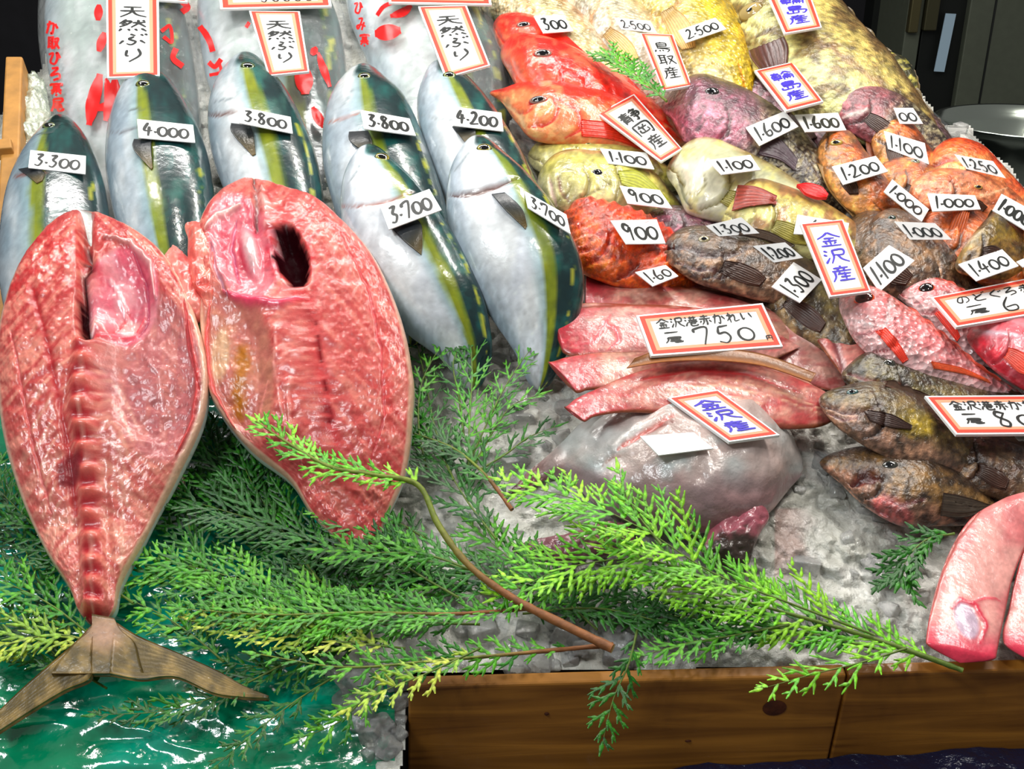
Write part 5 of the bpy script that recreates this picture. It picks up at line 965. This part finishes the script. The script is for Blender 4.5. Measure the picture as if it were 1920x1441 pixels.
# red printing on the bags
def bagprint(k, items):
    r_, g, b = BAGS[k]; bvh = g['bvh']; vs, fs = [], []
    for pts, w in items:
        if w > 5 and fs: mesh_obj('red_print', vs, fs, M['redink'], b, smooth=True); vs, fs = [], []
        pts = np.array(pts, float); s = np.linspace(0, 1, len(pts)); q = np.linspace(0, 1, 8 * (len(pts) - 1)); c = cubic(s, pts, q)
        t = np.gradient(c, axis=0); t /= np.linalg.norm(t, axis=1, keepdims=True) + 1e-9; nn = np.stack([-t[:, 1], t[:, 0]], -1); b0 = len(vs)
        ww = w * np.sin(np.pi * np.clip(q, .06, .94)) ** .5 if w > 12 else w * np.ones(len(q)); m_ = 5 if w > 12 else 2
        for i in range(len(q)):
            for z in np.linspace(-.5, .5, m_):
                a = c[i] + nn[i] * z * ww[i]; vs.append(hit(bvh, a[0], a[1], .06, .0015)[0])
        fs += [[b0 + m_ * i + j, b0 + m_ * i + j + 1, b0 + m_ * (i + 1) + j + 1, b0 + m_ * (i + 1) + j] for i in range(len(q) - 1) for j in range(m_ - 1)]
    mesh_obj('red_print', vs, fs, M['redink'], b, smooth=True)
it = []
for i, ch in enumerate('か取ひろ寒尾'): it += place(ch, 88 + i * 2, 40 + i * 29, 22, 25, 4.5)
it += [([(186, 10), (184, 40)], 16), ([(196, 62), (186, 98)], 18), ([(188, 140), (176, 190), (168, 236)], 26), ([(200, 148), (206, 190), (198, 228)], 20), ([(216, 150), (214, 190)], 20), ([(176, 206), (200, 200), (222, 188)], 16)]
it += [([(302, 60), (318, 50), (322, 80), (306, 70)], 7), ([(330, 92), (324, 110), (342, 126)], 11), ([(336, 0), (350, 14), (340, 24)], 12)]
bagprint(0, it)
it = [([(376, 50), (392, 74), (400, 98)], 11), ([(392, 118), (404, 126), (416, 112)], 9), ([(394, 142), (414, 136), (412, 118)], 6), ([(560, 120), (570, 150), (572, 178)], 34), ([(596, 100), (606, 130), (618, 164)], 14), ([(586, 202), (596, 222), (606, 240)], 18), ([(584, 104), (594, 90)], 14), ([(468, 50), (462, 46)], 12)]
bagprint(1, it)
it = [([(704, 64), (726, 62), (752, 58)], 30), ([(732, 32), (756, 24), (772, 12)], 16), ([(708, 30), (720, 14), (742, 4)], 8)]
for i, ch in enumerate('ひみ寒'): it += place(ch, 664 + i * 6, 4 + i * 30, 17, 24, 3.5)
bagprint(2, it)
# ---------------------------------------------------------------- cypress sprays
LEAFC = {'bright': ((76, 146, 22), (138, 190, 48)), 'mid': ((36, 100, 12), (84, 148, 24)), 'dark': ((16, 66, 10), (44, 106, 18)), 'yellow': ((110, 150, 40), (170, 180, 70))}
def spray(label, stem, h, side, tone='mid', gap=15, start=.06, lw=9.5, sub=12.5, ang=38, stem_w=5, seed=0, woody=False, name='cypress_branch', tiplen=.25, curl=0, group='cut cypress branches', lr=(1, 1), narrow=False, sag=.0):
    """stem: points seen in the photograph (base to tip); side: longest side shoot; flat scale leaf fans on both sides"""
    rg = random.Random(seed * 7 + 3); pts = np.array(stem, float); L = np.concatenate([[0], np.cumsum(np.hypot(*(pts[1:] - pts[:-1]).T))]); T = L[-1]
    n = max(8, int(T / 12)); c = cubic(L, pts, np.linspace(0, T, n))
    if np.ndim(h) == 0: h = (h, h)
    hs = np.interp(np.linspace(0, 1, n), np.linspace(0, 1, len(h)), h)
    c1, c2 = C(*LEAFC[tone][0]), C(*LEAFC[tone][1]); V_, F_, K_ = [], [], []
    cP = P(c[:, 0], c[:, 1], hs); up = NB
    def ribbon(p0, d, ln, w, bend, colr):                     # one serrated twiglet of overlapping scale leaves
        ns = max(3, int(ln / .0042)); perp = np.cross(up_l, d); perp /= np.linalg.norm(perp) + 1e-9; b = len(V_); p = p0.copy(); dd = d.copy(); stp = ln / ns
        for i in range(ns + 1):
            t = i / ns; wid = w * (1.05 - .5 * t * t) * (.5 if i == 0 else (1 if i % 2 else .72)); 
            if i == ns: wid = w * .3
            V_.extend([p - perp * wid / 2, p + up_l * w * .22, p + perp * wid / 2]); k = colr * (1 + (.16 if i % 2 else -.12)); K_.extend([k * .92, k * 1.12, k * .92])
            dd = dd + bend * stp + up_l * (-.8 * stp * 8 * sagk); dd /= np.linalg.norm(dd); perp = np.cross(up_l, dd); perp /= np.linalg.norm(perp) + 1e-9; p = p + dd * stp
        for i in range(ns):
            a = b + 3 * i; F_.extend([[a, a + 1, a + 4, a + 3], [a + 1, a + 2, a + 5, a + 4]])
        return p
    m = int(T * (1 - start) / gap); 
    for i in range(m):
        t = start + (1 - start) * (i + .5) / m; f = t * (n - 1); a = int(min(f, n - 2)); p = cP[a] + (cP[a + 1] - cP[a]) * (f - a); dpt = depth(p) / F
        dr = cP[a + 1] - cP[a]; dr /= np.linalg.norm(dr); sg = 1 if i % 2 else -1
        if rg.random() > lr[0 if sg < 0 else 1]: continue
        roll = rg.uniform(-.35, .35); up_l = NB * math.cos(roll) + np.cross(dr, NB) * math.sin(roll); pr = np.cross(up_l, dr) * sg
        prof = min(1, .35 + (t - start) * 2.2) * (1 - ((t - .35) / .65) ** 2 * (1 - tiplen) if t > .35 else 1); ln = side * 1.15 * prof * rg.uniform(.75, 1.15) * dpt
        an = math.radians(ang + rg.uniform(-8, 8)); d = dr * math.cos(an) + pr * math.sin(an) + up_l * rg.uniform(-.05, .16); d /= np.linalg.norm(d); sagk = sag + rg.uniform(-.3, .6)
        colr = c1 + (c2 - c1) * rg.random(); w = lw * dpt
        bend = (dr - pr * .2) * (3.5 + curl); q = p.copy(); dd = d.copy(); kk = max(2, int(ln / (sub * dpt))); stp = ln / kk
        for j in range(kk):
            tj = j / kk; s2 = 1 if (j % 2) else -1; up_s = up_l; pr2 = np.cross(up_s, dd) * s2
            l2 = (side * .5 * dpt) * (1 - tj * .7) * rg.uniform(.7, 1.15) * (min(1, prof + .25)); a2 = math.radians(33 + rg.uniform(-8, 8)); d2 = dd * math.cos(a2) + pr2 * math.sin(a2)
            if j > 0 or rg.random() < .6:
                if l2 > 2.4 * w:
                    e = ribbon(q, d2, l2, w * .86, dd * 9, colr * rg.uniform(.85, 1.12))
                    if l2 > 6 * w and not narrow:
                        for s3 in (1, -1):
                            d3 = d2 * math.cos(.65) + np.cross(up_s, d2) * s3 * math.sin(.65); ribbon(q + d2 * l2 * .4, d3, l2 * .42, w * .75, d2 * 9, colr * rg.uniform(.9, 1.15))
                else: ribbon(q, d2, max(l2, 1.8 * w), w * .8, dd * 6, colr)
            dd = dd + bend * stp; dd /= np.linalg.norm(dd); q = q + dd * stp
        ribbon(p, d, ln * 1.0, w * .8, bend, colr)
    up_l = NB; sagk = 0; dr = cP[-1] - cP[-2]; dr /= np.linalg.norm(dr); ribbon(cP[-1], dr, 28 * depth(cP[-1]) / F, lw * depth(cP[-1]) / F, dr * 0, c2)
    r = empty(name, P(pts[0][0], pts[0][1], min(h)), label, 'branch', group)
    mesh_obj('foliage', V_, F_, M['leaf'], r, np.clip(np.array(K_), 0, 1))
    # stem tube
    NA = 8; vs = []; tg = np.gradient(cP, axis=0); tg /= np.linalg.norm(tg, axis=1, keepdims=True)
    for i in range(n):
        x = np.cross(tg[i], NB); x /= np.linalg.norm(x); y = np.cross(x, tg[i]); rad = stem_w * (1 - .8 * i / (n - 1)) * depth(cP[i]) / F / 2 * rg.uniform(.88, 1.12)
        for j in range(NA): a = 2 * math.pi * j / NA; vs.append(cP[i] + (x * math.cos(a) + y * math.sin(a)) * rad)
    fs = grid_faces(n, NA, True).tolist() + [list(range(NA))[::-1], [(n - 1) * NA + j for j in range(NA)]]
    tt_ = np.repeat(np.linspace(0, 1, n), NA); sc_ = mix(C(134, 86, 48), C(110, 124, 44), ss(.25, .55, tt_ + .1 * (stem_w < 12))) if woody else np.ones((n * NA, 3)) * C(96, 120, 40)
    mesh_obj('stem', vs, fs, M['stem' if woody else 'stemgreen'], r, sc_)
    if woody and stem_w > 12:
        x = np.cross(tg[0], NB); y = np.cross(x, tg[0]); rad = stem_w * depth(cP[0]) / F / 2
        v = [cP[0] - tg[0] * .0008] + [cP[0] - tg[0] * .0006 + (x * math.cos(j * .524) + y * math.sin(j * .524)) * rad * .95 for j in range(12)]
        mesh_obj('cut_end', v, [[0, j + 1, (j + 1) % 12 + 1] for j in range(12)], M['cutend'], r)
    return r
M['cutend'] = mat('fresh_cut_wood', base=(222, 178, 110), rough=.6)
S = [
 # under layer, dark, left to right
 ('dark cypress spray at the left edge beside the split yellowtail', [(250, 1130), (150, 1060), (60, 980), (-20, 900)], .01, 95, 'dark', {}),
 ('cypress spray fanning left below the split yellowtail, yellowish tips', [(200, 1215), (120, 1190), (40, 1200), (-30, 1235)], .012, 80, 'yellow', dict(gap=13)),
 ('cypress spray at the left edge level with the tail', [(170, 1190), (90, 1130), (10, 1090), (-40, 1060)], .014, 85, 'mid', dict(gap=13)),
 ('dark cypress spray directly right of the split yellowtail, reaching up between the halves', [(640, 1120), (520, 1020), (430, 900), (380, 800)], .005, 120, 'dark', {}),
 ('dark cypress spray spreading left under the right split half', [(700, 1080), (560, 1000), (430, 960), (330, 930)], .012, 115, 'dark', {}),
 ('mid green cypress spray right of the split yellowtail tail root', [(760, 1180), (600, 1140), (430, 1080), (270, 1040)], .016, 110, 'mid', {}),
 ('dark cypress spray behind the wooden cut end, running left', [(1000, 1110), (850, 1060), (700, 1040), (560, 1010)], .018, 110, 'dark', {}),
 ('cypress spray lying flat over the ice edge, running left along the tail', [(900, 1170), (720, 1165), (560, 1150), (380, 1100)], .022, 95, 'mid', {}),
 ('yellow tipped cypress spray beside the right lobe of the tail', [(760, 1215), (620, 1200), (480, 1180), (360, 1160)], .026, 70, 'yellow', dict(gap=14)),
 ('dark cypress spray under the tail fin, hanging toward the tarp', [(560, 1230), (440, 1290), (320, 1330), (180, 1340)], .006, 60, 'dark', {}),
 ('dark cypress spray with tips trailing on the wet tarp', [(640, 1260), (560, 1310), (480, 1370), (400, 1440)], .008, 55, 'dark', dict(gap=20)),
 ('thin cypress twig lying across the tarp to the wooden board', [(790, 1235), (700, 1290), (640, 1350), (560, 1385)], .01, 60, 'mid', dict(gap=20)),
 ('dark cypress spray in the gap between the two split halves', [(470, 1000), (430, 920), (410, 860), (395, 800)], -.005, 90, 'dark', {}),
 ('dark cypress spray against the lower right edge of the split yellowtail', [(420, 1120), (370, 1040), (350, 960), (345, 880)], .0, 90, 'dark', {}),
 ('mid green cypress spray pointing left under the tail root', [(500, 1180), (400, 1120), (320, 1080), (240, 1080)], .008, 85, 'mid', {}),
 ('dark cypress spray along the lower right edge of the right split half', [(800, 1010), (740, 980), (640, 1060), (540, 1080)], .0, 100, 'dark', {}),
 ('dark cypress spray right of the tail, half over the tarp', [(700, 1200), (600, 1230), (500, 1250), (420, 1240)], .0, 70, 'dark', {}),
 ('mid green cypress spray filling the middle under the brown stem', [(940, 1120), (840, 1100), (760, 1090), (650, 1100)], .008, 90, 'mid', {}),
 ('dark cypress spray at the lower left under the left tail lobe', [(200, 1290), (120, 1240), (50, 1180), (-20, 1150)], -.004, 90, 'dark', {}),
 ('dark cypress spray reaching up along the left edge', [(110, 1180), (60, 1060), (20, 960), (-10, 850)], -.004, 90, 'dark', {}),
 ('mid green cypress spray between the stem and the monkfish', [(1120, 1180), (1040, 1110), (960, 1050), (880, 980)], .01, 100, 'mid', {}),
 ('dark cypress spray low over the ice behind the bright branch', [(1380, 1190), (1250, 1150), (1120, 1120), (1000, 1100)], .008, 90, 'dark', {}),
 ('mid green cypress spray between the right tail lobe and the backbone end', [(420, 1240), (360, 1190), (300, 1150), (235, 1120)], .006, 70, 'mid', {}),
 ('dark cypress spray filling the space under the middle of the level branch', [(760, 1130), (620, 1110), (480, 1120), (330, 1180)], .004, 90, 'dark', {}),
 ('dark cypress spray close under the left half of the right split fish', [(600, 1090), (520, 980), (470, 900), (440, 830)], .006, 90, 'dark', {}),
 # sprays on the ice in the middle
 ('rosemary like cypress spray pointing up to the yellowtails', [(850, 900), (815, 800), (795, 700), (770, 600)], .02, 62, 'dark', dict(gap=15, narrow=True, curl=5, lw=6, sub=15)),
 ('rosemary like cypress spray reaching up beside the right yellowtail', [(880, 900), (880, 800), (885, 700), (880, 600)], (.02, .05), 66, 'mid', dict(gap=14, narrow=True, curl=5, lw=6, sub=15)),
 ('rosemary like cypress spray leaning right over the bare ice', [(870, 890), (910, 800), (950, 720), (1005, 640)], (.02, .04), 60, 'mid', dict(gap=15, narrow=True, curl=5, lw=6, sub=15)),
 ('curled cypress spray rising between the right split half and the upright sprays', [(800, 880), (785, 800), (790, 720), (830, 640)], (.02, .04), 60, 'mid', dict(gap=15, narrow=True, curl=5, lw=7, sub=14)),
 ('curled cypress spray lying on bare ice left of the pointed flatfish tail', [(890, 870), (930, 800), (960, 760), (1010, 740)], (.02, .03), 56, 'mid', dict(gap=14, narrow=True, curl=5, lw=7, sub=14)),
 ('small curled cypress spray on the ice just left of the monkfish back', [(900, 880), (950, 850), (990, 820), (1040, 800)], (.02, .03), 50, 'dark', dict(gap=14, narrow=True, curl=5, lw=7, sub=14)),
 ('dark cypress spray crossing the ice beside the tail of the nearest yellowtails', [(870, 820), (860, 740), (850, 680), (900, 600)], (.02, .05), 56, 'dark', dict(gap=14, narrow=True, curl=5, lw=7, sub=14)),
 ('dark cypress branch with brown stem slanting down to the monkfish tail', [(960, 955), (910, 890), (850, 840), (770, 810)], .03, 70, 'dark', dict(woody=True, stem_w=9)),
 ('dark cypress spray between the right split half and the ice', [(930, 1010), (870, 930), (830, 860), (790, 780)], .02, 100, 'dark', {}),
 ('dark cypress spray over the ice below the monkfish, running right', [(980, 1150), (1120, 1140), (1260, 1170), (1400, 1200)], .02, 80, 'dark', {}),
 ('dark cypress spray along the board behind the bright branch', [(1640, 1215), (1480, 1180), (1340, 1160), (1180, 1150)], .02, 75, 'dark', {}),
 # long brown stems
 ('long cypress branch with dark bare stem running level above the board', [(1150, 1208), (1000, 1222), (820, 1238), (640, 1250), (480, 1225)], (.035, .03), 62, 'mid', dict(woody=True, stem_w=10, gap=17, start=.12)),
 ('long level cypress branch above it, with dark green fans', [(1000, 1140), (860, 1150), (680, 1148), (500, 1152), (330, 1140)], (.04, .03), 85, 'mid', dict(woody=True, stem_w=8, gap=14)),
 ('cypress branch with thick brown cut end, its tip lying over the right split half', [(1148, 1215), (1060, 1172), (960, 1120), (880, 1060), (820, 980), (785, 910), (700, 890), (620, 875), (540, 830), (480, 790)], (.05, .05, .06, .085, .09), 112, 'bright', dict(woody=True, stem_w=20, start=.6, gap=13)),
 ('side twig of the thick branch, small fans on its left', [(890, 1070), (800, 1040), (700, 1035), (600, 1030)], (.04, .03), 75, 'mid', dict(gap=17)),
 # big bright branch at the right
 ('large bright cypress branch, upper fan over the monkfish', [(1640, 1190), (1480, 1130), (1330, 1070), (1220, 1000), (1120, 950), (940, 900)], (.04, .06, .08, .06), 125, 'bright', dict(gap=19, start=.22, seed=5, ang=46)),
 ('bright cypress fan just under the monkfish, pointing left', [(1330, 1090), (1220, 1050), (1080, 1060), (930, 1120)], (.06, .045), 112, 'bright', dict(gap=17, seed=6, ang=44)),
 ('bright upright cypress twig in front of the monkfish belly', [(1240, 1020), (1200, 970), (1170, 920), (1160, 880)], (.075, .085), 48, 'bright', dict(gap=15, narrow=True, seed=7)),
 ('bright cypress branch along the board whose stem end lies on the wood', [(1805, 1256), (1720, 1225), (1600, 1185), (1480, 1150), (1330, 1110), (1180, 1080)], (.03, .04, .05), 112, 'bright', dict(stem_w=11, start=.1, gap=18, seed=8, ang=44)),
 ('cypress fan drooping over the top of the wooden board', [(1700, 1215), (1620, 1240), (1530, 1262), (1430, 1290)], (.045, .04), 74, 'bright', dict(gap=19, narrow=True, lw=8.5, seed=9, sub=20)),
 ('mid green cypress fan below the bright branch near the cut end', [(1480, 1170), (1380, 1190), (1290, 1205), (1200, 1230)], .04, 72, 'mid', dict(seed=10)),
 ('cypress sprig hanging over the front of the board', [(1195, 1180), (1180, 1240), (1150, 1310), (1130, 1390)], (.06, .03), 62, 'dark', dict(gap=16, seed=11)),
 ('small bright cypress twig left of the board end', [(900, 1215), (800, 1262), (730, 1290), (650, 1330)], .045, 55, 'yellow', dict(gap=18, seed=12)),
 ('green cypress sprig tucked under the pink flatfish', [(1790, 1000), (1740, 1010), (1705, 1040), (1685, 1090)], (.04, .03), 62, 'dark', dict(gap=9, lw=12, seed=13, sub=10, tiplen=.8)),
 ('dark green cypress sprig between the red fish and the pale bream', [(1250, 190), (1210, 155), (1180, 130), (1140, 100)], (.1, .09), 46, 'mid', dict(gap=6, lw=9, seed=14, sub=8, tiplen=.9)),
 ('cypress spray spreading up from the ice edge under the right split half', [(860, 1120), (760, 1060), (690, 1000), (600, 950)], .02, 100, 'mid', dict(seed=15)),
]
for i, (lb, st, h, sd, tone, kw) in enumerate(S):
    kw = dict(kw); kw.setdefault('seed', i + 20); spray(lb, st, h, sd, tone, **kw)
